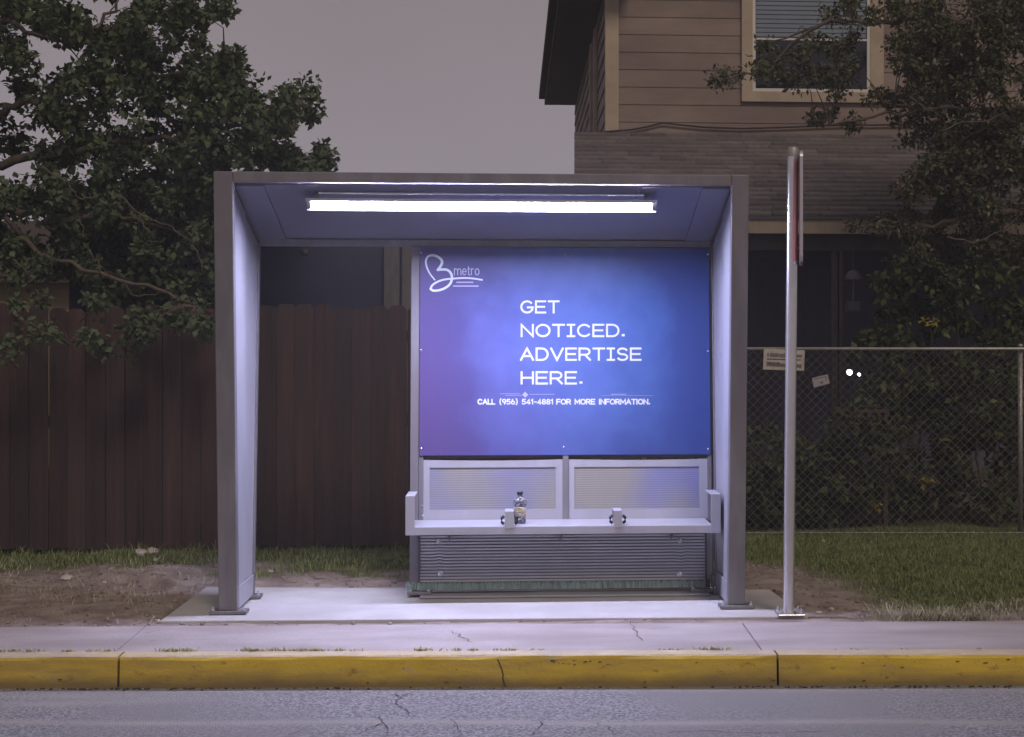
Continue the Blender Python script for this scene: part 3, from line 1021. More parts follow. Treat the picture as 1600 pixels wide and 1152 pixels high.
# ---- lettering drawn with strokes
def arc(cx, cy, rx, ry, a0, a1, n=14):
    return [(cx + rx * math.cos(R(a0 + (a1 - a0) * i / n)), cy + ry * math.sin(R(a0 + (a1 - a0) * i / n))) for i in range(n + 1)]
GL = {
 'A': (0.92, [[(0, 0), (0.46, 1), (0.92, 0)], [(0.17, 0.33), (0.75, 0.33)]]),
 'C': (0.86, [arc(0.46, 0.5, 0.46, 0.5, 42, 318, 22)]),
 'D': (0.84, [[(0.4, 1), (0, 1), (0, 0), (0.4, 0)] + arc(0.40, 0.5, 0.44, 0.5, -90, 90, 14)[1:]]),
 'E': (0.74, [[(0.74, 1), (0, 1), (0, 0), (0.74, 0)], [(0, 0.51), (0.66, 0.51)]]),
 'F': (0.70, [[(0.70, 1), (0, 1), (0, 0)], [(0, 0.5), (0.6, 0.5)]]),
 'G': (0.90, [arc(0.46, 0.5, 0.46, 0.5, 45, 332, 22) + [(0.88, 0.46)], [(0.92, 0.46), (0.52, 0.46)]]),
 'H': (0.80, [[(0, 0), (0, 1)], [(0.80, 0), (0.80, 1)], [(0, 0.51), (0.80, 0.51)]]),
 'I': (0.50, [[(0.25, 0), (0.25, 1)], [(0, 1), (0.5, 1)], [(0, 0), (0.5, 0)]]),
 'i': (0.10, [[(0.05, 0), (0.05, 1)]]),
 'L': (0.62, [[(0, 1), (0, 0), (0.62, 0)]]),
 'M': (0.98, [[(0, 0), (0, 1), (0.49, 0.28), (0.98, 1), (0.98, 0)]]),
 'N': (0.82, [[(0, 0), (0, 1), (0.82, 0), (0.82, 1)]]),
 'O': (0.96, [arc(0.48, 0.5, 0.48, 0.5, 90, 450, 30)]),
 'R': (0.80, [[(0, 0), (0, 1), (0.46, 1)] + arc(0.46, 0.725, 0.30, 0.275, 90, -90, 12)[1:] + [(0, 0.45)], [(0.42, 0.45), (0.80, 0)]]),
 'S': (0.74, [arc(0.37, 0.745, 0.34, 0.255, 28, 262, 14) + arc(0.37, 0.245, 0.36, 0.255, 82, -152, 14)]),
 'T': (0.80, [[(0, 1), (0.80, 1)], [(0.40, 0), (0.40, 1)]]),
 'V': (0.88, [[(0, 1), (0.44, 0), (0.88, 1)]]),
 '.': (0.14, [[(0.05, 0.09), (0.12, 0.09)]]),
 '(': (0.28, [arc(0.36, 0.5, 0.34, 0.70, 115, 245, 8)]),
 ')': (0.28, [arc(-0.08, 0.5, 0.34, 0.70, 65, -65, 8)]),
 '-': (0.40, [[(0, 0.45), (0.40, 0.45)]]),
 '9': (0.62, [arc(0.31, 0.69, 0.31, 0.31, 0, 360, 20), [(0.62, 0.69), (0.40, 0)]]),
 '6': (0.62, [arc(0.31, 0.31, 0.31, 0.31, 0, 360, 20), [(0.0, 0.31), (0.24, 1)]]),
 '5': (0.62, [[(0.58, 1), (0.08, 1), (0.04, 0.55)] + arc(0.28, 0.32, 0.33, 0.32, 110, -140, 14)]),
 '4': (0.66, [[(0.48, 0), (0.48, 1), (0, 0.26), (0.66, 0.26)]]),
 '1': (0.34, [[(0, 0.80), (0.24, 1), (0.24, 0)]]),
 '8': (0.62, [arc(0.31, 0.745, 0.26, 0.255, -90, 270, 18), arc(0.31, 0.25, 0.31, 0.25, 90, 450, 18)]),
 'm': (1.10, [[(0, 0), (0, 0.72)], arc(0.27, 0.42, 0.27, 0.28, 170, 0, 8) + [(0.54, 0)], arc(0.82, 0.42, 0.27, 0.28, 170, 0, 8) + [(1.09, 0)]]),
 'e': (0.60, [[(0.02, 0.37), (0.60, 0.37)] + arc(0.30, 0.35, 0.30, 0.35, 8, 315, 16)]),
 't': (0.36, [[(0.14, 0.95), (0.14, 0.12), (0.24, 0), (0.36, 0)], [(0, 0.68), (0.34, 0.68)]]),
 'r': (0.38, [[(0, 0), (0, 0.70)], arc(0.26, 0.44, 0.26, 0.26, 165, 75, 6)]),
 'o': (0.64, [arc(0.32, 0.35, 0.32, 0.35, 90, 450, 20)]),
}
layer = [0]
def stroke(mb, pts, w, off0=0.0122):
    """pts in (px, py) pixels of the print; w = half width in pixels, number or list"""
    layer[0] += 1
    off = off0 + 0.00018 * (layer[0] % 9)
    n = len(pts)
    closed = math.hypot(pts[0][0] - pts[-1][0], pts[0][1] - pts[-1][1]) < 1e-3
    if not hasattr(w, '__len__'):
        w = [w] * n
    L, Rr = [], []
    for i in range(n):
        p = Vector(pts[i])
        if closed:
            a = Vector(pts[(i - 1) if i > 0 else n - 2]); b = Vector(pts[(i + 1) if i < n - 1 else 1])
        else:
            a = Vector(pts[max(i - 1, 0)]); b = Vector(pts[min(i + 1, n - 1)])
        d1 = (p - a); d2 = (b - p)
        if d1.length < 1e-6: d1 = d2
        if d2.length < 1e-6: d2 = d1
        d1 = d1.normalized(); d2 = d2.normalized()
        t = (d1 + d2)
        t = d1 if t.length < 1e-3 else t.normalized()
        nn = Vector((-t.y, t.x))
        k = min(1 / max(0.3, abs(nn.dot(Vector((-d1.y, d1.x))))), 2.2)
        ext = Vector((0, 0))
        if not closed and i == 0: ext = -d2 * w[0] * 0.9
        if not closed and i == n - 1: ext = d1 * w[-1] * 0.9
        L.append(p + ext + nn * w[i] * k)
        Rr.append(p + ext - nn * w[i] * k)
    vs = [PW(q.x, q.y, off) for q in L] + [PW(q.x, q.y, off) for q in Rr]
    fs = [(i, i + 1, n + i + 1, n + i) for i in range(n - 1)]
    mb.add(vs, fs)

def text(mb, s, x, y, h, width, w, sp=0.26, space=0.75):
    """baseline at pixel y, cap height h, the whole run fitted to width"""
    tot = 0
    for c in s:
        tot += (GL[c][0] + sp) if c != ' ' else space
    tot -= sp
    k = width / tot
    cx = x
    for c in s:
        if c == ' ':
            cx += space * k
            continue
        for pl in GL[c][1]:
            stroke(mb, [(cx + q[0] * k, y - q[1] * h) for q in pl], w * (1.15 if c == '.' else 1))
        cx += (GL[c][0] + sp) * k

mb = MB()
text(mb, "GET", 814.5, 488.5, 17.5, 58.5, 1.5)
text(mb, "NOTICED.", 815, 525.5, 17.8, 160, 1.5)
text(mb, "ADVERTISE", 814, 562.5, 17.8, 187, 1.5)
text(mb, "HERE.", 815, 599.5, 17.8, 94, 1.5)
build("slogan_lettering", mb, M['letter'], advert)
mb = MB()
text(mb, "CALL", 747, 631.5, 7.2, 26, 0.95)
text(mb, "(956) 541-4881", 781, 631.5, 7.2, 83, 0.85)
text(mb, "FOR MORE iNFORMATiON.", 870, 631.5, 7.2, 145, 0.95)
build("phone_lettering", mb, M['letter'], advert)
# logo: looping B, the word and two lines of fine print
def Z8(x, y):
    return (650 + x / 10.667, 380 + y / 10.667)
def spline(pts, per=7):
    pts = [Vector(q) for q in pts]
    out_ = []
    for i in range(len(pts) - 1):
        p0 = pts[max(i - 1, 0)]; p1 = pts[i]; p2 = pts[i + 1]; p3 = pts[min(i + 2, len(pts) - 1)]
        for k in range(per):
            t = k / per
            out_.append(tuple(0.5 * ((2 * p1) + (-p0 + p2) * t + (2 * p0 - 5 * p1 + 4 * p2 - p3) * t * t + (-p0 + 3 * p1 - 3 * p2 + p3) * t ** 3)))
    out_.append(tuple(pts[-1]))
    return out_
mb = MB()
sa = spline([Z8(*q) for q in ((312, 612), (232, 510), (180, 400), (165, 300), (195, 230), (265, 203), (350, 222), (415, 270), (435, 320), (412, 380), (372, 438))])
stroke(mb, sa, [1.0 + 1.0 * min(1, i / 40) for i in range(len(sa))])
sb_ = spline([Z8(*q) for q in ((365, 446), (440, 440), (520, 448), (580, 500), (600, 585), (570, 675), (500, 740), (400, 782), (295, 793), (245, 765))])
stroke(mb, sb_, [2.0 - 0.3 * i / len(sb_) for i in range(len(sb_))])
sc_ = spline([Z8(*q) for q in ((243, 762), (275, 700), (370, 640), (480, 607), (620, 592), (800, 582), (950, 590), (1100, 614))])
stroke(mb, sc_, [1.6 - 0.35 * i / len(sc_) for i in range(len(sc_))])
build("logo_mark", mb, M['letter'], advert)
mb = MB()
text(mb, "metro", *Z8(640, 530), 13.6, 38.5, 0.75, sp=0.26)
x = 714.0
for wd in (6, 4, 5, 6, 5):
    stroke(mb, [(x, 441.3), (x + wd - 1.2, 441.3)], 1.0)
    x += wd
x = 708.8
for wd in (9, 6, 8, 9, 7):
    stroke(mb, [(x, 447.2), (x + wd - 0.9, 447.2)], 1.0)
    x += wd
build("logo_lettering", mb, M['letter_dim'], advert)
# printed flare: a small disc and fine streaks
mb = MB()
stroke(mb, [(818.2, 617), (820.5, 614.6), (823, 617), (820.5, 619.4), (818.2, 617)][:4], 1.6)
for x0, x1, yv, w_ in ((782, 812, 615.5, 0.35), (790, 816, 618, 0.3), (828, 866, 616.3, 0.35), (955, 978, 616.2, 0.5), (940, 1020, 618.2, 0.2)):
    stroke(mb, [(x0, yv), (x1, yv)], w_)
build("printed_flare", mb, M['letter_dim'], advert)

# seat back: two framed mesh panels below the advert
zb0, zb1 = wz(812), wz(713)
mid0, mid1 = wx(879), wx(888)
mb = MB()
mb.sbox(xl1 + 0.001, xr0 + 0.001, wz(716), zadb - 0.001, -0.022, 0.02)
build("wall_rail", mb, M['dark_steel'], shelter)
mb = MB()
mb.sbox(mid0, mid1, zb0 - 0.012, zadb - 0.002, 0.008, 0.03)
build("wall_mullion", mb, M['frame'], shelter, bevel=0.002)
mb = MB()
mb.sbox(xl1 + 0.001, wx(662), zb0 - 0.012, zadb - 0.002, 0.004, 0.03)
build("wall_mullion", mb, M['frame'], shelter, bevel=0.002)
mb = MB()
mb.sbox(wx(1104), xr0 + 0.0015, zb0 - 0.012, zadb - 0.002, 0.004, 0.03)
build("wall_mullion", mb, M['frame'], shelter, bevel=0.002)

def perf_mat():
    m, n, l, p = new_mat('perforated_sheet')
    g = n.new("ShaderNodeTexCoord")
    mp = n.new("ShaderNodeMapping")
    mp.inputs["Scale"].default_value = (1, 0.0, 1)
    l.new(g.outputs["Object"], mp.inputs[0])
    v = n.new("ShaderNodeTexVoronoi")
    v.inputs["Scale"].default_value = 150
    v.inputs["Randomness"].default_value = 0.0
    l.new(mp.outputs[0], v.inputs["Vector"])
    r = n.new("ShaderNodeValToRGB")
    r.color_ramp.interpolation = 'CONSTANT'
    r.color_ramp.elements[0].color = (0.20, 0.20, 0.24, 1)
    r.color_ramp.elements[1].position = 0.34
    r.color_ramp.elements[1].color = (0.36, 0.36, 0.43, 1)
    l.new(v.outputs["Distance"], r.inputs[0])
    l.new(r.outputs[0], p.inputs["Base Color"])
    p.inputs["Roughness"].default_value = 0.35
    p.inputs["Metallic"].default_value = 0.25
    # blue and yellow reflections painted into the colour, broad bands
    w = n.new("ShaderNodeTexNoise")
    w.inputs["Scale"].default_value = 1.7
    w.inputs["Detail"].default_value = 1
    mp2 = n.new("ShaderNodeMapping")
    mp2.inputs["Scale"].default_value = (1.0, 0.0, 0.8)
    mp2.inputs["Rotation"].default_value = (0, R(35), 0)
    l.new(g.outputs["Object"], mp2.inputs[0])
    l.new(mp2.outputs[0], w.inputs["Vector"])
    r2 = n.new("ShaderNodeValToRGB")
    e = r2.color_ramp.elements
    e[0].position, e[0].color = 0.38, (0.80, 0.84, 1.22, 1)
    e[1].position, e[1].color = 0.60, (1.10, 1.06, 0.82, 1)
    l.new(w.outputs[0], r2.inputs[0])
    mx = n.new("ShaderNodeMix")
    mx.data_type = 'RGBA'
    mx.blend_type = 'MULTIPLY'
    mx.inputs[0].default_value = 1.0
    l.new(r.outputs[0], mx.inputs[6])
    l.new(r2.outputs[0], mx.inputs[7])
    wv = n.new("ShaderNodeTexWave")
    wv.bands_direction = 'Z'
    wv.inputs["Scale"].default_value = 22
    wv.inputs["Distortion"].default_value = 0.6
    wv.inputs["Detail"].default_value = 1
    l.new(g.outputs["Object"], wv.inputs["Vector"])
    mw = n.new("ShaderNodeMapRange")
    mw.inputs["To Min"].default_value = 0.80
    mw.inputs["To Max"].default_value = 1.08
    l.new(wv.outputs["Fac"], mw.inputs[0])
    sc2 = n.new("ShaderNodeVectorMath")
    sc2.operation = 'SCALE'
    l.new(mx.outputs[2], sc2.inputs[0])
    l.new(mw.outputs[0], sc2.inputs["Scale"])
    l.new(sc2.outputs[0], p.inputs["Base Color"])
    return m
M['perf'] = perf_mat()
for pa, pb, ia, ib in ((662, 879, 672, 868), (888, 1104, 897, 1091)):
    x0, x1, i0, i1 = wx(pa) + 0.001, wx(pb) - 0.001, wx(ia), wx(ib)
    z0, z1 = zb0, wz(718)
    zi0, zi1 = wz(796), wz(730)
    mb = MB()
    mb.sbox(x0, x1, z0, zi0, 0.0, 0.02)
    # top rail with a slightly sagging upper edge
    n = 8
    for k in range(n):
        a = i0 + (i1 - i0) * k / n
        b = i0 + (i1 - i0) * (k + 1) / n
        sag = lambda x: -0.006 * math.sin(math.pi * (x - x0) / (x1 - x0))
        ya, yb2 = yw(zi1), yw(z1)
        mb.hexa([(a, ya, zi1), (b, ya, zi1), (b, ya + 0.02, zi1), (a, ya + 0.02, zi1)],
                [(a, yb2, z1 + sag(a)), (b, yb2, z1 + sag(b)), (b, yb2 + 0.02, z1 + sag(b)), (a, yb2 + 0.02, z1 + sag(a))])
    mb.sbox(x0, i0, zi0, z1, 0.0, 0.02)
    mb.sbox(i1, x1, zi0, z1, 0.0, 0.02)
    fr = build("seat_back", mb, M['panel'], shelter)
    mb = MB()
    mb.sbox(i0 - 0.002, i1 + 0.002, zi0 - 0.002, zi1 + 0.002, -0.007, 0.004)
    build("mesh_insert", mb, M['perf'], fr)
for q in ((660, 791), (660, 806)):
    mb = MB()
    mb.dome(PW(q[0], q[1], 0.0042), 0.006, (0, -1, 0), 8, 0.6)
    build("screw", mb, M['bolt'], shelter, smooth=True)

# ribbed lower panel
lz0, lz1 = wz(908), wz(834)
lx0, lx1 = xl1 + 0.012, wx(1099)
mb = MB()
nr = 15
prof = []
for k in range(nr):
    for f, d in ((0.0, 0.0), (0.30, -0.002), (0.58, 0.0), (0.66, 0.013), (0.92, 0.013)):
        prof.append((k + f, d))
prof.append((nr, 0.0))
rows = []
for f, d in prof:
    z = lz0 + (lz1 - lz0) * f / nr
    rows.append((yw(z) + 0.006 + d, z))
N = len(rows) - 1
cols = 60
vs = []
for i in range(cols + 1):
    x = lx0 + (lx1 - lx0) * i / cols
    for y, z in rows:
        d = 0
        for bx in (wx(687), wx(1062)):
            d += math.exp(-((x - bx) / 0.05) ** 2) * math.exp(-((z - (lz0 + lz1) / 2) / 0.05) ** 2)
        vs.append((x, y + 0.006 * d, z + 0.006 * d * math.cos((x - wx(687)) * 60)))
fs = []
for i in range(cols):
    for k in range(N):
        fs.append((i * (N + 1) + k, (i + 1) * (N + 1) + k, (i + 1) * (N + 1) + k + 1, i * (N + 1) + k + 1))
mb.add(vs, fs)
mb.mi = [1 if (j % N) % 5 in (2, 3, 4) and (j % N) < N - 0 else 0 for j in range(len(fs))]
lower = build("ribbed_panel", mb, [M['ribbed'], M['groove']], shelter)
for q in ((686, 846), (688, 896), (1062, 845), (1062, 897)):
    mb = MB()
    c = PW(q[0], q[1], 0.001)
    mb.tube([c, (c[0], c[1] - 0.004, c[2])], 0.016, 12)
    mb.dome((c[0], c[1] - 0.004, c[2]), 0.011, (0, -1, 0.1), 12, 0.7)
    build("bolt", mb, M['bolt'], lower)
for ea, eb in ((lx0 - 0.012, xl1 + 0.011), (lx1, lx1 + 0.012)):
    mb = MB()
    mb.sbox(ea, eb, lz0, lz1, 0.003, 0.03)
    build("ribbed_panel_edge", mb, M['dark_steel'], shelter)
# finely slotted return beside it
mb = MB()
x0, x1 = lx1 + 0.013, XI1 - 0.003
for k in range(22):
    z = lz0 - 0.02 + k * 0.0155
    mb.sbox(x0, x1, z, z + 0.010, -0.030, 0.008)
mb.sbox(x0, x1, lz0 - 0.025, lz1 + 0.03, -0.040, 0.006)
build("slotted_return", mb, M['ribbed'], shelter)
# base rail and sill
mb = MB()
mb.sbox(xl0 + 0.002, lx1 + 0.03, FZ + 0.012, lz0 - 0.002, 0.002, 0.05)
build("base_rail", mb, M['dark_steel'], shelter, bevel=0.003)
mb = MB()
mb.box(xl0 + 0.07, XI1 - 0.05, yw(0) - 0.14, yw(0) + 0.06, PADZ + 0.004, PADZ + 0.016)
build("sill_plate", mb, M['panel'], shelter, bevel=0.002)
for xa, xb in ((xl0 - 0.01, xl0 + 0.14), (wx(1074), wx(1112))):
    mb = MB()
    mb.box(xa, xb, yw(0) - 0.075, yw(0) - 0.005, PADZ + 0.0165, FZ + 0.011)
    fp = build("foot_plate", mb, M['frame'], shelter, bevel=0.003)
    for bx in (xa + 0.02, xb - 0.02):
        mb = MB()
        mb.tube([(bx, yw(0) - 0.05, FZ + 0.011), (bx, yw(0) - 0.05, FZ + 0.024)], 0.011, 6)
        build("bolt", mb, M['bolt'], fp)
mb = MB()
mb.sbox(wx(1111, 915), wx(1119, 915), FZ, wz(899), 0.05, 0.045)
build("stub_post", mb, M['frame'], shelter, bevel=0.003)

# bench: seat with front lip, two end arms, two dividers
YS = 9.95
bz = 0.476
bx0, bx1 = P(640, 825, YS)[0], P(1113, 825, YS)[0]
mb = MB()
ybk = yw(bz) - 0.004
mb.box(bx0, bx1, YS + 0.006, ybk, bz - 0.012, bz)
mb.box(P(637, 830, YS)[0], P(1124, 830, YS)[0], YS, YS + 0.006, bz - 0.050, bz - 0.001)
seat = build("bench_seat", mb, M['panel'], shelter, bevel=0.0025)
for k in range(3):
    xx = bx0 + (bx1 - bx0) * (0.12 + 0.38 * k)
    mb = MB()
    mb.prism([(xx, YS + 0.02, bz - 0.013), (xx, ybk, bz - 0.013), (xx, ybk, bz - 0.13)], (0.008, 0, 0))
    build("seat_bracket", mb, M['dark_steel'], seat)
for pa, pb, s in ((633.5, 650, -1), (1110, 1126, 1)):
    x0, x1 = P(pa, 800, YS)[0], P(pb, 800, YS)[0]
    za = P(800, 774, YS)[2]
    if s < 0:
        xa, xb = x0, x0 + 0.055
    else:
        xa, xb = x1 - 0.060, x1
    mb = MB()
    mb.box(xa, xb, YS - 0.006, YS - 0.0005, bz - 0.050, za)
    mb.box(xa, xb, YS - 0.0004, YS + 0.30, za - 0.007, za)
    mb.box(xa if s < 0 else xb - 0.006, xa + 0.006 if s < 0 else xb, YS - 0.0004, YS + 0.30, bz - 0.048, za - 0.0075)
    build("armrest", mb, M['panel'], seat, bevel=0.002)
for px0, px1, s in ((789, 803, -1), (959, 972, 1)):
    x0, x1 = P(px0, 810, YS)[0], P(px1, 810, YS)[0]
    zt = P(800, 799, YS)[2]
    mb = MB()
    mb.box(x0, x1, YS - 0.006, YS - 0.0005, bz - 0.012, zt)
    mb.box(x0, x1, YS - 0.0004, YS + 0.16, zt - 0.006, zt)
    mb.box(x0, x1, YS + 0.1605, YS + 0.166, bz + 0.0005, zt)
    dv = build("seat_divider", mb, M['panel'], seat, bevel=0.002)
    for sx in (x0 - 0.004, x1 + 0.004):
        mb = MB()
        side = -1 if sx < (x0 + x1) / 2 else 1
        pts = [(sx + side * 0.002, YS + 0.03, bz + 0.012), (sx + side * 0.016, YS + 0.03, bz + 0.022), (sx + side * 0.018, YS + 0.03, bz + 0.044), (sx + side * 0.002, YS + 0.03, bz + 0.060)]
        mb.tube(pts, 0.009, 8)
        build("rubber_loop", mb, M['black'], dv, smooth=True)

# bottle standing on the bench, behind the left divider
bc = P(812.5, 814, 10.12)
bt = thing("water_bottle", "small plastic drink bottle with dark cap, standing on the bench beside a seat divider", "bottle", (bc[0], 10.12, bz))
mb = MB()
base = (bc[0], 10.12, bz + 0.001)
mb.lathe(base, [(0.028, 0), (0.036, 0.006), (0.037, 0.03), (0.034, 0.036), (0.037, 0.042), (0.0372, 0.10), (0.0385, 0.108), (0.041, 0.122), (0.040, 0.135), (0.030, 0.152), (0.016, 0.166), (0.0145, 0.178)], 28)
build("bottle_body", mb, M['pet'], bt, smooth=True)
mb = MB()
mb.lathe(base, [(0.0376, 0.046), (0.038, 0.048), (0.038, 0.097), (0.0376, 0.099)], 28)
build("bottle_label", mb, M['label'], bt, smooth=True)
mb = MB()
mb.lathe(base, [(0.019, 0.1785), (0.0195, 0.180), (0.0195, 0.191), (0.018, 0.193)], 20)
build("bottle_cap", mb, M['cap'], bt, smooth=True)

# ------------------------------------------------------------------ bus stop pole
pg = G(1232, 961, PADZ)
PY = pg[1]
post = thing("bus_stop_pole", "shiny steel stop pole with its sign seen edge-on, beside the shelter", "pole", (pg[0], PY, PADZ))
ztop = P(1240, 230, PY)[2]
lean = (P(1239, 230, PY)[0] - P(1232, 955, PY)[0])
mb = MB()
mb.tube([(pg[0], PY, PADZ + 0.014), (pg[0] + lean, PY, ztop - 0.055)], 0.0325, 28)
po = build("pole", mb, M['galv'], post)
smooth_angle(po)
mb = MB()
mb.lathe((pg[0] + lean, PY, ztop - 0.054), [(0.0350, 0), (0.0350, 0.035), (0.031, 0.048), (0.018, 0.055)], 28)
cp = build("pole_cap", mb, M['galv_dull'], post)
smooth_angle(cp)
mb = MB()
sx0 = P(1249.5, 300, PY)[0]
zs1, zs0 = P(1250, 242, PY)[2], P(1250, 413, PY)[2]
# rounded rectangle across the pavement, turned a few degrees, thickness along x
AY = math.atan2(sx0, PY) - R(0.5)
def plate(grow, d0, d1):
    hw, hh, rr = 0.23 * grow, (zs1 - zs0) / 2 * grow, 0.035
    q = []
    for cxx, czz, a0 in ((hw - rr, hh - rr, 0), (-hw + rr, hh - rr, 90), (-hw + rr, -hh + rr, 180), (hw - rr, -hh + rr, 270)):
        for k in range(5):
            a = R(a0 + 22.5 * k)
            w_ = cxx + rr * math.cos(a)
            q.append((sx0 + w_ * math.sin(AY) + d0, PY + w_ * math.cos(AY), (zs0 + zs1) / 2 + czz + rr * math.sin(a)))
    m_ = MB()
    m_.prism(q, (d1 - d0, 0, 0))
    return m_
sg = build("sign_plate", plate(1, 0, 0.017), M['sign_edge'], post)
build("sign_face", plate(0.94, -0.0022, -0.0004), M['sign_red'], sg)
for zz in (zs0 + 0.09, zs1 - 0.09):
    mb = MB()
    mb.tube([(pg[0] + lean * 0.8 + 0.030, PY, zz), (sx0 + 0.010, PY, zz)], 0.007, 8)
    build("sign_bolt", mb, M['bolt'], sg)
mb = MB()
mb.box(pg[0] - 0.07, pg[0] + 0.085, PY - 0.075, PY + 0.075, PADZ + 0.003, PADZ + 0.0135)
bp_ = build("base_plate", mb, M['galv'], post, bevel=0.003)
for ax in (-0.052, 0.066):
    for ay in (-0.055, 0.055):
        mb = MB()
        mb.tube([(pg[0] + ax, PY + ay, PADZ + 0.0135), (pg[0] + ax, PY + ay, PADZ + 0.026)], 0.014, 6)
        mb.tube([(pg[0] + ax, PY + ay, PADZ + 0.026), (pg[0] + ax, PY + ay, PADZ + 0.045)], 0.007, 8)
        build("anchor_bolt", mb, M['galv'], bp_)

# ------------------------------------------------------------------ dark wooden fence (left)
wf = line(G(0, 866), G(640, 858))
fn = thing("wooden_fence", "tall dark brown picket fence with dog-eared tops, behind the shelter on the left", "fence", (-2.5, wf(-2.5), 0))
mb = MB()
x = -9.0
fence_right = 0.1
while x < fence_right:
    w = 0.138 + random.uniform(-0.004, 0.004)
    g_ = random.uniform(0.0015, 0.0045)
    y = wf(x) + random.uniform(-0.004, 0.004)
    zt = P(500, 479, wf(x))[2] + random.uniform(-0.022, 0.022)
    z0 = 0.02 + random.uniform(0, 0.02)
    tilt = random.uniform(-0.004, 0.004)
    c = 0.032
    mb.prism([(x, y, z0), (x + w, y, z0), (x + w + tilt, y, zt - c), (x + w - c + tilt, y, zt), (x + c + tilt, y, zt), (x + tilt, y, zt - c)], (0, 0.017, 0))
    x += w + g_
fp_ = build("picket_panel", mb, M['fence'], fn)
for zz in (0.30, 0.95, 1.6):
    mb = MB()
    mb.hexa([(-9, wf(-9) + 0.03, zz), (fence_right, wf(fence_right) + 0.03, zz), (fence_right, wf(fence_right) + 0.07, zz), (-9, wf(-9) + 0.07, zz)],
            [(-9, wf(-9) + 0.03, zz + 0.09), (fence_right, wf(fence_right) + 0.03, zz + 0.09), (fence_right, wf(fence_right) + 0.07, zz + 0.09), (-9, wf(-9) + 0.07, zz + 0.09)])
    build("fence_rail", mb, M['fence'], fn)

# ------------------------------------------------------------------ chain link fence (right)
cy = line(G(1170, 838), G(1590, 838))
cx0, cx1 = 0.6, 7.2
zt = 1.548
cf = thing("chain_link_fence", "grey chain link fence with a thin pipe along its top, right of the shelter", "fence", (4.0, cy(4.0), 0))
mb = MB()
mb.tube([(cx0, cy(cx0), zt), (cx1, cy(cx1), zt)], 0.0145, 10)
build("top_rail", mb, M['galv_dull'], cf, smooth=True)
mb = MB()
mb.tube([(cx0, cy(cx0) - 0.005, 0.03), (cx1, cy(cx1) - 0.005, 0.03)], 0.004, 5)
build("bottom_wire", mb, M['galv_dull'], cf)
mb = MB()
dp = 0.074
Hm = zt - 0.03
k = -Hm
while k < cx1 - cx0:
    for s in (1, -1):
        a0 = max(0, k); a1 = min(cx1 - cx0, k + Hm)
        if a1 - a0 < 0.02: continue
        if s > 0:
            za, zb = 0.03 + (a0 - k), 0.03 + (a1 - k)
        else:
            za, zb = zt - (a0 - k), zt - (a1 - k)
        mb.tube([(cx0 + a0, cy(cx0 + a0) - 0.016 + s * 0.002, za), (cx0 + a1, cy(cx0 + a1) - 0.016 + s * 0.002, zb)], 0.0022, 3, cap=False)
    k += dp
build("wire_mesh", mb, M['wire'], cf)
for px in (1596, 1010):
    q = P(px, 700, cy(4.1))
    xx = q[0]
    mb = MB()
    mb.tube([(xx, cy(xx) + 0.036, -0.05), (xx, cy(xx) + 0.036, zt + 0.02)], 0.021, 12)
    mb.lathe((xx, cy(xx) + 0.036, zt + 0.02), [(0.024, 0), (0.022, 0.012), (0.010, 0.022)], 12)
    build("fence_post", mb, M['galv_dull'], cf, smooth=True)

# notices hung on the fence
def card(name, label, corners, matx, rows, matl):
    """corners in pixels: tl, tr, br, bl"""
    yv = cy(2.2) - 0.027
    pts = [P(a, b, yv) for a, b in corners]
    pts = [(q[0], cy(q[0]) - 0.027, q[2]) for q in pts]
    t = thing(name, label, "notice", pts[3])
    m_ = MB()
    m_.prism([pts[3], pts[2], pts[1], pts[0]], (0, 0.003, 0))
    b_ = build("card", m_, matx, t)
    m2 = MB()
    A, B, D = Vector(pts[0]), Vector(pts[1]), Vector(pts[3])
    for (u0, u1, v0, v1) in rows:
        c4 = [A + (B - A) * u + (D - A) * v + Vector((0, -0.001, 0)) for u, v in ((u0, v1), (u1, v1), (u1, v0), (u0, v0))]
        m2.add([tuple(q) for q in c4], [(0, 1, 2, 3)])
    build("print", m2, matl, t)
def words(v0, v1, spec):
    r = []
    for u0, u1 in spec:
        u = u0
        while u < u1 - 0.004:
            w_ = min(random.uniform(0.018, 0.035), u1 - u)
            h = random.uniform(0, 0.25) * (v1 - v0)
            r.append((u, u + w_ * 0.72, v0 + h, v1 - random.uniform(0, 0.15) * (v1 - v0)))
            u += w_
    return r
rows = words(0.16, 0.40, [(0.09, 0.14), (0.16, 0.54)]) + [(0.08, 0.60, 0.46, 0.52)] + words(0.60, 0.72, [(0.08, 0.42)]) + words(0.66, 0.86, [(0.08, 0.62)]) \
    + words(0.20, 0.38, [(0.78, 0.94)]) + words(0.42, 0.52, [(0.78, 0.92)]) + words(0.66, 0.88, [(0.74, 0.94)])
card("fence_notice", "white weathered notice with dark print, wired under the chain link fence's top pipe",
     ((1194, 545), (1257, 547.5), (1256, 579.5), (1192.5, 577.5)), M['paper'], rows, M['ink'])
card("fence_tag", "small tilted grey card hanging on the chain link fence mesh",
     ((1268, 591), (1292, 585), (1295.5, 599), (1271, 606)), M['paper_grey'], [(0.12, 0.88, 0.14, 0.2), (0.84, 0.88, 0.2, 0.6), (0.45, 0.62, 0.6, 0.74)], M['ink'])

